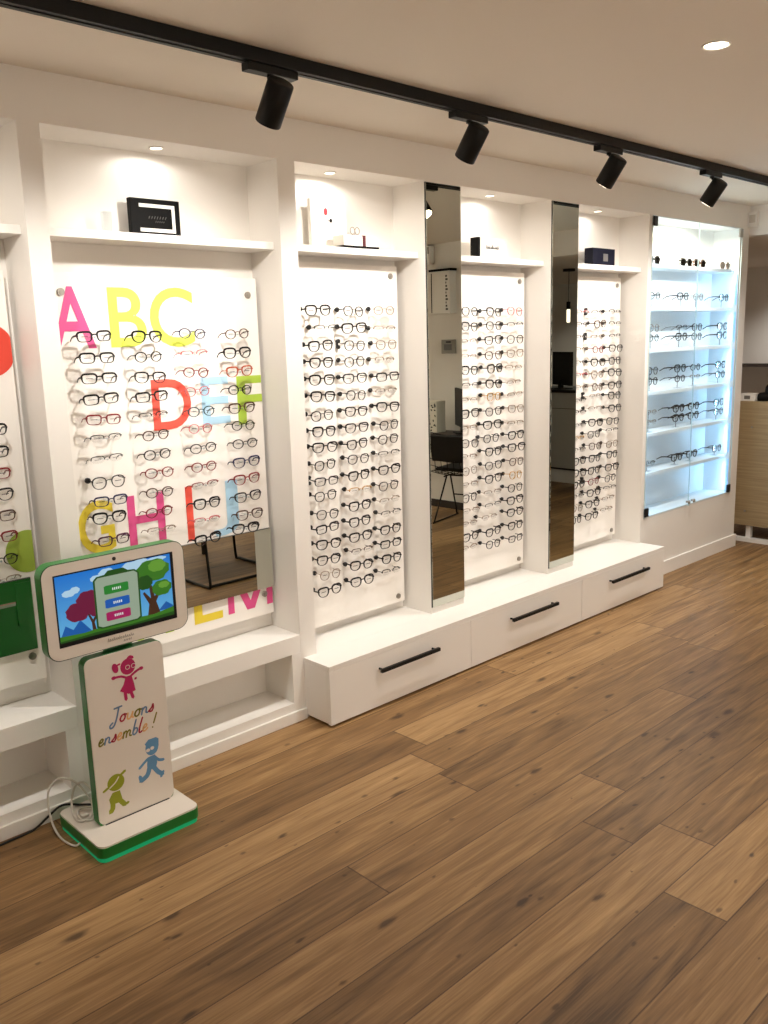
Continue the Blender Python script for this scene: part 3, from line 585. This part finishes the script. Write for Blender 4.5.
mesh_obj('printed_spectacles', bm, KW, g_)['label'] = 'white spectacles on the girl'
bm = B()
prism(bm, ell(1.287, .264, .024, .027), nxt(), yB); prism(bm, [(1.262, .284), (1.276, .296), (1.305, .296), (1.314, .288), (1.312, .262), (1.300, .258), (1.296, .276), (1.266, .276)], nxt(), yB)
prism(bm, [(1.268, .234), (1.296, .236), (1.302, .205), (1.296, .188), (1.265, .186), (1.264, .206)], nxt(), yB)
stroke2d(bm, [(1.270, .230), (1.252, .218), (1.236, .206)], .009, nxt(), yB); stroke2d(bm, [(1.294, .228), (1.308, .212), (1.326, .206)], .010, nxt(), yB)
stroke2d(bm, [(1.272, .196), (1.262, .172), (1.238, .160)], .017, nxt(), yB); stroke2d(bm, [(1.238, .160), (1.235, .176)], .012, nxt(), yB); stroke2d(bm, [(1.287, .194), (1.302, .170), (1.318, .156)], .016, nxt(), yB); stroke2d(bm, [(1.312, .148), (1.322, .164)], .009, nxt(), yB)
g_ = mesh_obj('printed_boy', bm, MBL, bd); g_['label'] = 'blue printed running boy figure'
bm = B(); prism(bm, ell(1.272, .259, .008, .006), -.2634, -.2629); prism(bm, ell(1.288, .262, .007, .006), -.2634, -.2629); mesh_obj('printed_spectacles', bm, KW, g_)['label'] = 'white eye patches'
bm = B()
prism(bm, ell(1.149, .190, .030, .029), nxt(), yB); stroke2d(bm, [(1.104, .173), (1.120, .180)], .008, nxt(), yB); stroke2d(bm, [(1.165, .208), (1.184, .219)], .009, nxt(), yB)
prism(bm, [(1.134, .158), (1.160, .158), (1.166, .128), (1.152, .116), (1.124, .118), (1.120, .138)], nxt(), yB)
stroke2d(bm, [(1.132, .126), (1.130, .104), (1.122, .094)], .017, nxt(), yB); stroke2d(bm, [(1.154, .128), (1.168, .108), (1.172, .102)], .017, nxt(), yB); stroke2d(bm, [(1.170, .100), (1.186, .104)], .009, nxt(), yB)
g_ = mesh_obj('printed_child', bm, MGN, bd); g_['label'] = 'green printed child figure with cap'
bm = B(); stroke2d(bm, [(1.126, .178), (1.146, .190), (1.160, .206)], .004, -.2634, -.2629); mesh_obj('printed_cap_line', bm, KW, g_)['label'] = 'white cap line'
# handwriting: strokes in a unit cell (x advance, z height), slanted
GL = {'J': (.62, [[(.10,.98),(.62,1.02)], [(.42,1.0),(.40,.3),(.30,-.12),(.10,-.22),(.02,-.05),(.18,.10)]]),
 'o': (.50, [[(.30,.44),(.12,.38),(.05,.18),(.16,.02),(.32,.06),(.38,.26),(.30,.44),(.40,.40),(.52,.38)]]),
 'u': (.52, [[(.04,.42),(.06,.12),(.16,.01),(.30,.10),(.38,.42)], [(.38,.42),(.38,.10),(.50,.03)]]),
 'n': (.52, [[(.06,.42),(.06,.0)], [(.06,.25),(.20,.43),(.34,.36),(.36,.08),(.50,.03)]]),
 's': (.42, [[(.02,.05),(.22,.28),(.26,.48),(.34,.22),(.26,.02),(.08,.05)]]),
 'e': (.44, [[(.04,.20),(.26,.26),(.30,.40),(.18,.45),(.05,.24),(.12,.02),(.30,.04),(.42,.16)]]),
 'm': (.74, [[(.05,.42),(.05,.0)], [(.05,.25),(.16,.43),(.28,.36),(.29,.0)], [(.29,.25),(.42,.43),(.54,.36),(.55,.08),(.70,.03)]]),
 'b': (.46, [[(.12,1.0),(.06,.40),(.06,.08),(.20,.0),(.36,.14),(.34,.36),(.18,.42),(.07,.28)]]),
 'l': (.32, [[(.16,1.0),(.08,.45),(.09,.08),(.20,.01),(.30,.08)]]),
 '!': (.30, [[(.22,1.0),(.12,.34)], [(.09,.06),(.10,.08)]])}
CC = {c: mat('ink_'+n, rgb, .5) for c, n, rgb in (('b','blue',(96,126,160)), ('r','crimson',(160,22,52)), ('p','peach',(222,170,110)), ('o','olive',(120,112,22)))}
def write(s, cols, x, z, size, adv, w):
    for ch, c in zip(s, cols):
        if ch == ' ': x += .30*size*adv; continue
        wd, strokes = GL[ch]; bm = B()
        for st in strokes: stroke2d(bm, [(x+(px*adv+pz*.28)*size, z+pz*size) for px, pz in st], w, nxt(), yB)
        mesh_obj('handwritten_letter', bm, CC[c], bd); x += wd*size*adv
    return x
write('Jouons', 'brpobr', 1.147, .392, .052, .99, .0058)
write('ensemble !', 'obrpobrp o', 1.100, .332, .050, .935, .0054)
# tablet
tb = thing('tablet', '', '', (0, 0, 0)); del tb['label']; del tb['category']; tb.parent = t
bm = B(); prism(bm, rrect(.975, 1.463, .650, .957, .040, 8), -.258, -.215); mesh_obj('tablet_back', bm, KG, tb)['label'] = 'green tablet shell'
bm = B(); prism(bm, rrect(.977, 1.461, .652, .955, .039, 8), -.2620, -.258); mesh_obj('bezel', bm, KW, tb)['label'] = 'white tablet bezel'
bm = B(); tube(bm, rrect and [(x, -.2602, z) for x, z in rrect(.976, 1.462, .651, .956, .0395, 8)], .0016, 6, 0, True); mesh_obj('trim_line', bm, mat('dark_green', (20,60,26), .4), tb)['label'] = 'dark green rim line'
bm = B(); cyl(bm, (1.213, -.2612, .939), (1.213, -.2640, .939), .0062, 18); mesh_obj('camera_lens', bm, KBK, tb)
bm = B()
for k in range(14):
    x = 1.168+k*.0066; stroke2d(bm, [(x, .672), (x+.002, .680 if k % 3 else .684), (x+.004, .673)], .0011, -.2630, -.2619, 0, False)
for k in range(5): x = 1.222+k*.006; stroke2d(bm, [(x, .661), (x+.003, .666)], .0018, -.2630, -.2619, 0, False)
mesh_obj('lettering', bm, mat('print_grey', (120,112,104), .5), tb)['label'] = 'small grey lettering'
boxo('neck', 1.17, 1.27, -.222, -.212, .55, .72, KG, tb)
def scr(n, c, e=.8):
    m = mat(n, (4,4,4), .4, 0, e, .3, c); return m
SM = [scr('screen_black', (4,4,6)), None, scr('screen_cloud', (190,226,248), .75), scr('screen_maroon', (120,24,64), .7), scr('screen_green', (62,128,34), .7), scr('screen_dark_green', (34,84,24), .7), scr('screen_trunk', (76,46,26), .7), scr('screen_card', (166,184,160), .7), scr('button_green', (40,132,48), .8), scr('button_blue', (24,92,180), .8), scr('button_crimson', (168,28,92), .8), scr('screen_white', (235,240,235), .8), scr('screen_hill', (24,96,176), .75), scr('screen_light_green', (112,170,58), .7)]
sk = scr('screen_sky', (40,150,226), .8); SM[1] = sk
nt = sk.node_tree; gt = nt.nodes.new('ShaderNodeTexCoord'); sp = nt.nodes.new('ShaderNodeSeparateXYZ'); rp = nt.nodes.new('ShaderNodeValToRGB')
rp.color_ramp.elements[0].color = lin(110, 190, 232); rp.color_ramp.elements[1].color = lin(14, 118, 214)
nt.links.new(gt.outputs['Generated'], sp.inputs[0]); nt.links.new(sp.outputs['Z'], rp.inputs[0]); nt.links.new(rp.outputs[0], nt.nodes['Principled BSDF'].inputs['Emission Color'])
bm = B(); sx0, sx1, sz0, sz1 = 1.016, 1.416, .696, .918
P = lambda u, v: (sx0+u*(sx1-sx0), sz1-v*(sz1-sz0))
lay = [-.2624]
def poly(uv, mi): lay[0] -= .00004; prism(bm, [P(*q) for q in uv], lay[0], -.2615, mi)
def blob(u, v, ru, rv, mi, n=20): poly([(u+ru*math.cos(2*PI*k/n)*(1+.07*math.sin(k*2.4)), v+rv*math.sin(2*PI*k/n)*(1+.07*math.cos(k*1.9))) for k in range(n)], mi)
poly([(-.012,-.02),(1.012,-.02),(1.012,1.02),(-.012,1.02)], 0)
poly([(0,0),(.985,0),(.985,.955),(0,.955)], 1)
for u, v, a_, b_ in ((.10,.27,.055,.05),(.15,.24,.04,.05),(.64,.10,.10,.10),(.72,.06,.08,.07),(.42,.10,.07,.08),(.33,.14,.05,.05),(.86,.04,.09,.035)): blob(u, v, a_, b_, 2)
poly([(.0,.90),(.05,.72),(.11,.80),(.17,.68),(.26,.88)], 12); poly([(.84,.84),(.92,.72),(.98,.80),(.985,.84)], 12)
poly([(.265,.92),(.30,.92),(.285,.76),(.32,.66),(.30,.65),(.275,.72),(.25,.62),(.235,.63),(.262,.76)], 6)
blob(.16,.56,.10,.14,3); blob(.25,.44,.10,.16,3); blob(.30,.56,.06,.12,3)
poly([(.745,.88),(.86,.86),(.83,.68),(.885,.52),(.86,.50),(.82,.60),(.80,.42),(.775,.43),(.785,.62),(.73,.50),(.715,.52),(.765,.70)], 6)
blob(.82,.20,.15,.17,4); blob(.74,.36,.07,.11,5); blob(.89,.49,.09,.12,4); blob(.86,.14,.08,.09,13); blob(.91,.45,.05,.05,13)
poly([(0,.86),(.2,.88),(.5,.84),(.8,.87),(.985,.82),(.985,.955),(0,.955)], 4); poly([(0,.93),(.3,.915),(.6,.93),(.985,.90),(.985,.955),(0,.955)], 5)
poly([(.30,.17),(.33,.12),(.40,.11),(.43,.06),(.56,.06),(.60,.11),(.66,.12),(.695,.18),(.69,.86),(.66,.89),(.34,.89),(.30,.86)], 5)
poly([(.315,.18),(.34,.14),(.65,.14),(.68,.18),(.675,.84),(.65,.87),(.35,.87),(.315,.84)], 7)
for v, mi in ((.34,8),(.545,9),(.735,10)):
    poly([(.385,v-.055),(.40,v-.065),(.58,v-.065),(.595,v-.055),(.595,v+.055),(.58,v+.065),(.40,v+.065),(.385,v+.055)], mi)
    for k in range(5): u = .455+k*.016; poly([(u,v-.018),(u+.009,v-.018),(u+.009,v+.018),(u,v+.018)], 11)
mesh_obj('screen', bm, SM, tb)['label'] = 'lit screen showing a game menu with trees'

# cables beside the kiosk
bm = B(); tube(bm, smoothpath([(-.2,-.20,.004), (.45,-.085,.004), (.70,-.055,.004), (.84,-.035,.004), (.95,-.028,.006), (1.00,-.028,.030), (1.05,-.040,.060), (1.10,-.09,.062), (1.14,-.14,.066), (1.16,-.21,.085), (1.16,-.222,.12)]), .004, 8)
tag(mesh_obj('power_cable', bm, MBLM, None, True), 'black power cable lying along the skirting to the kiosk', 'cable')
bm = B(); tube(bm, smoothpath([(1.0225,-.232,.014), (1.010,-.225,.006), (1.000,-.19,.004), (.996,-.13,.006), (.995,-.08,.040), (.999,-.055,.10), (1.015,-.045,.145), (1.05,-.05,.165), (1.09,-.08,.145), (1.115,-.13,.085), (1.09,-.18,.062), (1.055,-.19,.061), (1.045,-.15,.062), (1.06,-.10,.085), (1.085,-.08,.13), (1.105,-.11,.15), (1.12,-.16,.12), (1.12,-.215,.10)]), .0036, 8)
tube(bm, smoothpath([(1.118,-.20,.064), (1.07,-.20,.061), (1.055,-.16,.063), (1.075,-.12,.066), (1.11,-.13,.064), (1.118,-.17,.061)], 6), .0034, 8)
box(bm, 1.062, 1.088, -.172, -.148, .0562, .068, 0, .003)
tag(mesh_obj('charging_cable', bm, mat('cable_white', (214,208,198), .5), None, True), 'white charging cable looped over the kiosk base', 'cable')

# ------------------------------------------------------------------ ceiling track and spotlights
t = thing('lighting_track', 'long black ceiling lighting track running parallel to the display wall', 'track', (0, -.57, 0))
bm = B(); box(bm, -1.4, 5.9, -.022, .022, 2.402, H, 0, .002); mesh_obj('rail', bm, MBLK, t)
bm = B(); box(bm, -1.4, 5.9, -.005, .005, 2.399, 2.4025); mesh_obj('conductor_slot', bm, MBLM, t)
SPX = [1.69, 2.59, 3.53, 4.50, 5.43]; SN = ['leftmost of the row in view', 'second from left in view', 'third from left in view', 'rightmost in view', '']
tilt = math.radians(37); MLMP = mat('lamp_face', (255,236,208), .4, 0, 22)
def spot_light(name, loc, d, W, ang, blend, r, c=(1,.945,.875)):
    l = bpy.data.lights.new(name, 'SPOT'); l.energy = W; l.spot_size = math.radians(ang); l.spot_blend = blend; l.shadow_soft_size = r; l.color = c
    o = bpy.data.objects.new(name, l); col.objects.link(o); o.location = loc; o.rotation_euler = Vector(d).to_track_quat('-Z', 'Y').to_euler(); return o
for i, x in enumerate(SPX[:4]):
    t = thing('track_spotlight', 'black cylindrical track spotlight, '+SN[i], 'spotlight', (x, -.57, 2.402), 'track spotlights')
    bm = B(); box(bm, -.085, .098, -.018, .018, -.024, -.0005, 0, .002); mesh_obj('adapter', bm, MBLK, t)
    a = Vector((0, math.sin(tilt), -math.cos(tilt))); top = Vector((0, -.060, -.052))
    bm = B(); cyl(bm, (0, -.008, -.024), (0, -.008, -.034), .011, 14); tube(bm, [(0, -.008, -.032), (0, -.02, -.046), (0, -.040, -.058)], .0065, 10); mesh_obj('stem', bm, MBLK, t)
    e = top+a*.128
    bm = B(); tube(bm, [top, top+a*.003, top+a*.006, e-a*.003, e], [.034, .0385, .040, .040, .0385], 32); mesh_obj('lamp_head', bm, MBLK, t, 'auto')
    bm = B(); cyl(bm, e, e+a*.0015, .0325, 28); mesh_obj('lamp_face', bm, MLMP, t)['label'] = 'glowing lamp face'
    wp = Vector((x, -.57, 2.402))+e+a*.006
    spot_light('track_beam', wp, a, SPOTW, SPOTA, 1.0, .04)
spot_light('track_beam', Vector((.75, -.57, 2.402))+Vector((0, .01, -.18)), (0, math.sin(tilt), -math.cos(tilt)), SPOTW*.55, SPOTA, 1.0, .04)
spot_light('track_beam', Vector((5.43, -.57, 2.402))+Vector((0, .01, -.18)), (0, math.sin(tilt), -math.cos(tilt)), SPOTW, SPOTA, 1.0, .04)

# recessed lamps
def recessed(x, y, z, r, label, W, ang, group=None, e=12, d=(0,0,-1), c=(1,.94,.86), blend=.6):
    t = thing('recessed_downlight', label, 'ceiling light', (x, y, z), group)
    bm = B(); n = 32
    pr = [(r*1.28, 0), (r*1.28, -.003), (r*1.15, -.0045), (r, -.002), (r, 0)]
    rings = [[bm.verts.new((a*math.cos(2*PI*k/n), a*math.sin(2*PI*k/n), b)) for k in range(n)] for a, b in pr]
    for i in range(len(pr)-1):
        for k in range(n): bm.faces.new((rings[i][k], rings[i][(k+1)%n], rings[i+1][(k+1)%n], rings[i+1][k]))
    mesh_obj('trim_ring', bm, MLAC, t, 'auto')
    bm = B(); cyl(bm, (0,0,-.0005), (0,0,-.0022), r*.99, 28); mesh_obj('lamp_face', bm, mat('warm_lamp', (255,236,210), .4, 0, e), t)['label'] = 'glowing lamp face'
    spot_light('downlight_beam', (x, y, z-.006), d, W, ang, blend, r*.7, c)
recessed(2.702, -1.462, H, .034, 'round recessed downlight, alone in the ceiling right of the track', DOWNW, 120, None, 20)
NX = [.694, 1.684, 2.49, 3.532, 4.50]
for i, x in enumerate(NX):
    recessed(x, .10, 2.288, .020, 'tiny recessed downlight in the niche roof '+SHN[i], NICHEW[i], 176, 'niche downlights', 8, (0, 0, -1), (1,.94,.86), .3)
spot_light('cabinet_downlight', (5.54, .09, 2.276), (0,0,-1), CABTOPW, 176, .3, .03, (1,.86,.66))

# motion sensor in the corner
t = thing('motion_sensor', 'white wall-mounted motion sensor in the top right corner of the wall', 'sensor', (6.264, -.033, 2.30))
bm = B(); prism(bm, [(-.034, 0), (-.034, .085), (-.030, .098), (-.0, .098), (0, 0)], -.032, .032); mesh_obj('housing', bm, MLAC, t)
bm = B(); prism(bm, [(-.037, .03), (-.037, .075), (-.033, .08), (-.033, .025)], -.022, .022); mesh_obj('sensor_window', bm, mat('sensor_lens', (206,200,190), .3), t)

# ------------------------------------------------------------------ back room and what the mirrors show
DW = pale_wood('blond_wood', (176,154,116), (150,128,94))
t = thing('reception_desk', 'blond wood desk side panel on a white metal frame beyond the wall end', 'desk', (6.45, 0, 0))
bm = B(); box(bm, 0, .022, -1.05, .30, .128, 1.072, 0, .002); mesh_obj('front_panel', bm, DW, t)
bm = B(); box(bm, .022, .62, -1.05, .30, 1.045, 1.070); mesh_obj('desk_top', bm, DW, t)
bm = B(); box(bm, .60, .62, -1.05, .30, .128, 1.045); mesh_obj('rear_panel', bm, DW, t)
for y0, y1 in ((-.035, .0), (-1.0, -.95)):
    boxo('frame_post', .024, .064, y0, y1, .030, .40, MLAC, t)
bm = B(); box(bm, .0, .04, -1.05, .30, .0, .032); box(bm, .56, .60, -1.05, .30, 0, .032); mesh_obj('floor_rail', bm, MLAC, t)
for y, z in ((-.015, .88), (.005, .24)):
    bm = B(); cyl(bm, (-.003, y, z), (0, y, z), .009, 14); mesh_obj('panel_screw', bm, MCHR, t)['label'] = 'steel panel screw'
t = thing('card_box', 'small white box with grey mark on the blond wood desk', 'box', (6.52, .05, 1.072))
boxo('box_body', -.05, .05, -.068, .068, 0, .055, MLAC, t, .003); boxo('printed_mark', -.0512, -.0498, -.03, .015, .014, .040, mat('mark_grey', (120,116,110), .5), t)['label'] = 'grey printed mark'
t = thing('hand_bag', 'black bag with rounded top resting on the blond wood desk', 'bag', (6.56, -.16, 1.072))
bm = B()
prof = [(-.16, 0), (-.165, .03), (-.15, .06), (-.10, .065), (.0, .065), (.14, .06), (.15, .03), (.145, 0)]
a_ = [[bm.verts.new((sx*(1-.12*(z/.065)), y, z)) for y, z in prof] for sx in (-.06, .06)]
n = len(prof); bm.faces.new(a_[0]); bm.faces.new(a_[1][::-1])
for i in range(n): bm.faces.new((a_[0][i], a_[1][i], a_[1][(i+1)%n], a_[0][(i+1)%n]))
bmesh.ops.bevel(bm, geom=bm.edges[:], offset=.008, segments=2, affect='EDGES')
mesh_obj('bag_body', bm, MBLM, t, True)
bm = B(); tube(bm, smoothpath([(0, .09, .06), (0, .085, .10), (0, .04, .13), (0, -.02, .13), (0, -.06, .10), (0, -.065, .06)]), .018, 10); mesh_obj('handle', bm, MBLM, t, True)
t = thing('wall_cabinet', 'pale wall cabinet with dark lower ledge on the far wall', 'cabinet', (9.8, .6, 1.2))
boxo('cabinet_body', -.36, 0, -1.6, 1.25, .035, 1.04, MLAC, t, .003); boxo('ledge', -.37, 0, -1.6, 1.25, 0, .035, mat('ledge_dark', (70,62,58), .5), t)['label'] = 'dark ledge'

CTG = mat('counter_grey', (196,194,188), .5)
t = thing('white_counter', 'white counter cabinet in the back room, seen in the second mirror', 'counter', (7.88, -2.9, 0))
boxo('counter_body', 0, .6, -1.3, 1.3, .165, .985, CTG, t, .002); boxo('counter_top', -.02, .62, -1.32, 1.32, .985, 1.015, mat('counter_dark', (40,38,36), .4), t)['label'] = 'dark counter top'
boxo('plinth', .03, .57, -1.28, 1.28, 0, .145, MLAC, t); boxo('shadow_gap', .01, .58, -1.29, 1.29, .145, .165, MBLM, t)
for k in (-1, 0, 1): boxo('door_seam', -.0012, 0, k*.65-.002, k*.65+.002, .18, .81, MBLM, t)
boxo('drawer_seam', -.0012, 0, -1.3, 1.3, .812, .817, MBLM, t)
t = thing('black_monitor', 'black screen standing on the white counter, seen in second mirror', 'monitor', (8.05, -2.82, 1.015), None, math.radians(-60))
boxo('screen', -.24, .20, -.02, .02, .04, .40, MBLM, t, .004); boxo('stand', -.03, .03, -.03, .01, 0, .10, MBLM, t); boxo('foot', -.11, .11, -.08, .08, 0, .010, MBLM, t)
t = thing('pendant_lamp', 'slim glowing tube pendant on a black cord, seen in second mirror', 'lamp', (7.55, -2.40, 2.242))
bm = B(); cyl(bm, (0,0,0), (0,0,-.025), .06, 20); mesh_obj('canopy', bm, MBLK, t); bm = B(); cyl(bm, (0,0,-.02), (0,0,-.33), .004, 8); mesh_obj('cord', bm, MBLK, t)
bm = B(); cyl(bm, (0,0,-.32), (0,0,-.395), .022, 18); mesh_obj('socket', bm, MBLK, t); bm = B(); tube(bm, [(0,0,-.39), (0,0,-.40), (0,0,-.52), (0,0,-.525)], [.014, .018, .018, .012], 18); mesh_obj('glow_tube', bm, mat('pendant_glow', (255,240,214), .4, 0, 3.0), t, True)['label'] = 'glowing white tube'

t = thing('wall_box', 'white wall box with vertical lettering, seen in the first mirror', 'wall box', (6.05, -2.82, 1.815))
boxo('housing', -.09, 0, 0, .245, 0, .375, MLAC, t, .004); boxo('dark_lid', -.093, 0, -.01, .255, .375, .395, M1, t, .002)['label'] = 'dark lid'; boxo('side_slot', -.0915, -.089, .018, .028, .01, .36, M1, t)
bm = B()
for k in range(11): box(bm, -.0915, -.089, .195, .222-.008*(k % 3), .03+k*.029, .048+k*.029)
mesh_obj('lettering', bm, M3, t)
t = thing('vent_box', 'small white ventilation box high on the wall, seen in first mirror', 'vent', (6.05, -2.97, 2.265)); boxo('housing', -.06, 0, 0, .135, 0, .165, MLAC, t, .012); boxo('grille', -.062, -.0595, .015, .12, .09, .15, mat('vent_grey', (150,146,138), .5), t)
t = thing('thermostat', 'grey square wall thermostat, seen in the first mirror', 'thermostat', (6.05, -2.747, 1.456)); boxo('housing', -.025, 0, 0, .165, 0, .127, mat('thermo_grey', (150,146,138), .5), t, .004); boxo('display', -.027, -.0245, .035, .13, .03, .085, M3, t); boxo('top_slot', -.027, -.0245, .06, .12, .098, .112, M1, t)
t = thing('writing_desk', 'dark desk against the end wall, seen in the first mirror', 'desk', (5.73, -3.3, 0))
boxo('desk_top', 0, .305, 0, 1.15, .725, .75, mat('desk_brown', (58,40,30), .4), t, .002)
for y in (.03, 1.09):
    for x in (.02, .255): boxo('leg', x, x+.03, y, y+.03, 0, .725, MBLM, t)
t = thing('desk_monitor', 'thin black monitor on the dark desk, seen in the first mirror', 'monitor', (5.90, -2.42, .75), None, math.radians(-52))
boxo('screen', -.17, .17, -.012, .012, .06, .40, MBLM, t, .003); boxo('stand', -.02, .02, .01, .04, 0, .2, MBLM, t); boxo('foot', -.08, .08, -.05, .07, 0, .008, MBLM, t)
t = thing('patterned_box', 'white box with black leaf pattern on the dark desk in first mirror', 'box', (5.86, -2.69, .75))
boxo('box_body', -.06, .06, -.08, .08, 0, .285, mat('box_white', (225,220,205), .5), t, .002)
bm = B(); random.seed(5)
for k in range(26):
    cy, cz = random.uniform(-.065, .065), random.uniform(.015, .27); pts = ell(cy, cz, .012, .007, 10, random.uniform(0, 3)); v0 = [bm.verts.new((-.0612-.00002*k, y, z)) for y, z in pts]; v1 = [bm.verts.new((-.0595, y, z)) for y, z in pts]
    bm.faces.new(v0); bm.faces.new(v1[::-1])
    for i in range(10): bm.faces.new((v0[i], v1[i], v1[(i+1)%10], v0[(i+1)%10]))
mesh_obj('leaf_print', bm, MBLM, t)['label'] = 'black leaf print'

# wire chair by the desk
def rod(bm, p, r=.006, k=5): tube(bm, smoothpath(p, k) if len(p) > 2 else p, r, 8)
t = thing('wire_chair', 'black wire side chair at the dark desk, seen in first mirror', 'chair', (5.72, -2.20, 0), None, math.radians(-104.5))
bm = B()
nu, nv = 9, 12
def shell(u, v):
    # u across -1..1, v from seat front (0) to back top (1)
    if v < .5: s = v/.5; y = .22-.42*s; z = .46-.03*s-.02*math.sin(PI*s)
    else: s = (v-.5)/.5; y = -.20-.10*s; z = .43+.36*s
    w = (.22+.03*math.sin(PI*min(v*1.2,1)))*(1-.12*max(0, v-.8)/.2); return (u*w, y-.02*u*u*(v-.5), z+.03*u*u)
for i in range(nu): rod(bm, [shell(-1+2*i/(nu-1), k/nv) for k in range(nv+1)], .0032, 2)
for k in range(nv+1): rod(bm, [shell(-1+2*i/8, k/nv) for i in range(9)], .0032, 2)
mesh_obj('wire_shell', bm, MBLK, t)
bm = B()
for s in (-1, 1):
    rod(bm, [(s*.19,.20,.008), (s*.16,.02,.40)], .007); rod(bm, [(s*.19,-.24,.008), (s*.16,-.05,.40)], .007); rod(bm, [(s*.19,.22,.008), (s*.19,-.26,.008)], .007); rod(bm, [(s*.16,.06,.40), (s*.16,-.1,.40)], .007)
rod(bm, [(-.16,0,.40), (.16,0,.40)], .007); rod(bm, [(-.175,.1,.21), (.175,.1,.21)], .006)
mesh_obj('leg_frame', bm, MBLK, t)
bm = B(); box(bm, -.20, .20, -.19, .20, .462, .492, 0, .012); mesh_obj('seat_pad', bm, MBLM, t)
bm = B(); box(bm, -.19, .19, -.02, .02, 0, .24, 0, .010); o = mesh_obj('back_pad', bm, MBLM, t); o.location = (0, -.245, .56); o.rotation_euler = (.27, 0, 0)
t = thing('sled_chair', 'black chair with bent tube legs, its frame seen in low mirror', 'chair', (3.27, -2.02, 0))
bm = B()
for s in (-1, 1):
    rod(bm, [(s*.27,.12,.43), (s*.28,.20,.40), (s*.30,.27,.10), (s*.305,.285,.03), (s*.305,.25,.011), (s*.305,.0,.011), (s*.305,-.26,.011), (s*.30,-.31,.03), (s*.26,-.28,.40), (s*.25,-.34,.82)], .010, 6)
rod(bm, [(-.305,.25,.011), (.305,.25,.011)], .010); rod(bm, [(-.27,.12,.43), (.27,.12,.43)], .010); rod(bm, [(-.28,-.30,.20), (.28,-.30,.20)], .010)
mesh_obj('tube_frame', bm, MBLK, t, True)
boxo('seat', -.26, .26, -.28, .18, .435, .475, MBLM, t, .015); boxo('backrest', -.25, .25, -.365, -.33, .55, .84, MBLM, t, .012)
t = thing('black_leg_table', 'table with black square legs, one leg seen in the low mirror', 'table', (3.47, -2.65, 0))
for x in (0, .72):
    for y in (0, .93): boxo('leg', x, x+.03, y, y+.03, 0, .72, MBLM, t)
boxo('table_top', -.02, .77, -.02, .98, .72, .745, mat('table_oak', (150,112,72), .45), t, .002)

# ------------------------------------------------------------------ the room's own light and added fill
def area(name, loc, d, sx, sy, W, c, spread=180):
    l = bpy.data.lights.new(name, 'AREA'); l.shape = 'RECTANGLE'; l.size = sx; l.size_y = sy; l.energy = W; l.color = c; l.spread = math.radians(spread)
    o = bpy.data.objects.new(name, l); col.objects.link(o); o.location = loc; o.rotation_euler = Vector(d).to_track_quat('-Z', 'Y').to_euler(); return o
CABC = (.33, .68, 1.0)
for j in range(6):
    zt = SZ[j]-.024; zb = SZ[j+1] if j < 5 else cz0+.006; h = zt-zb
    for s, x in ((1, cx0+.020), (-1, cx1-.020)):
        area('cabinet_led', (x, .014, (zt+zb)/2), (s*.5, .87, 0), .012, h*.8, CABW*h/.24, CABC)
for x, y, W in ((4.6, -1.7, DOWNW), (4.4, -3.4, DOWNW), (8.6, -1.0, BACKW), (8.9, .7, BACKW), (9.0, -3.6, BACKW*.5)):
    z = H-.02 if x < 6 else 2.22
    spot_light('room_downlight', (x, y, z), (0,0,-1), W, 130, .8, .04)
for x in (.6, 1.9, 3.2, 4.5): spot_light('rear_fill_beam', (x, -3.9, 2.25), (0, -.62, -.78), FILLW, 110, 1, .04)  # added unseen fill on the back wall; its bounce lifts header and ceiling
w = bpy.data.worlds.new('world'); scn.world = w; w.use_nodes = True
w.node_tree.nodes['Background'].inputs[0].default_value = (1,.9,.8,1); w.node_tree.nodes['Background'].inputs[1].default_value = .02
scn.view_settings.view_transform = 'Standard'; scn.view_settings.look = 'None'; scn.view_settings.exposure = EXPO; scn.view_settings.gamma = 1; scn.view_settings.use_curve_mapping = False
cy = scn.cycles; cy.max_bounces = 12; cy.diffuse_bounces = 6; cy.glossy_bounces = 6; cy.transparent_max_bounces = 24; cy.sample_clamp_indirect = 6; cy.sample_clamp_direct = 0
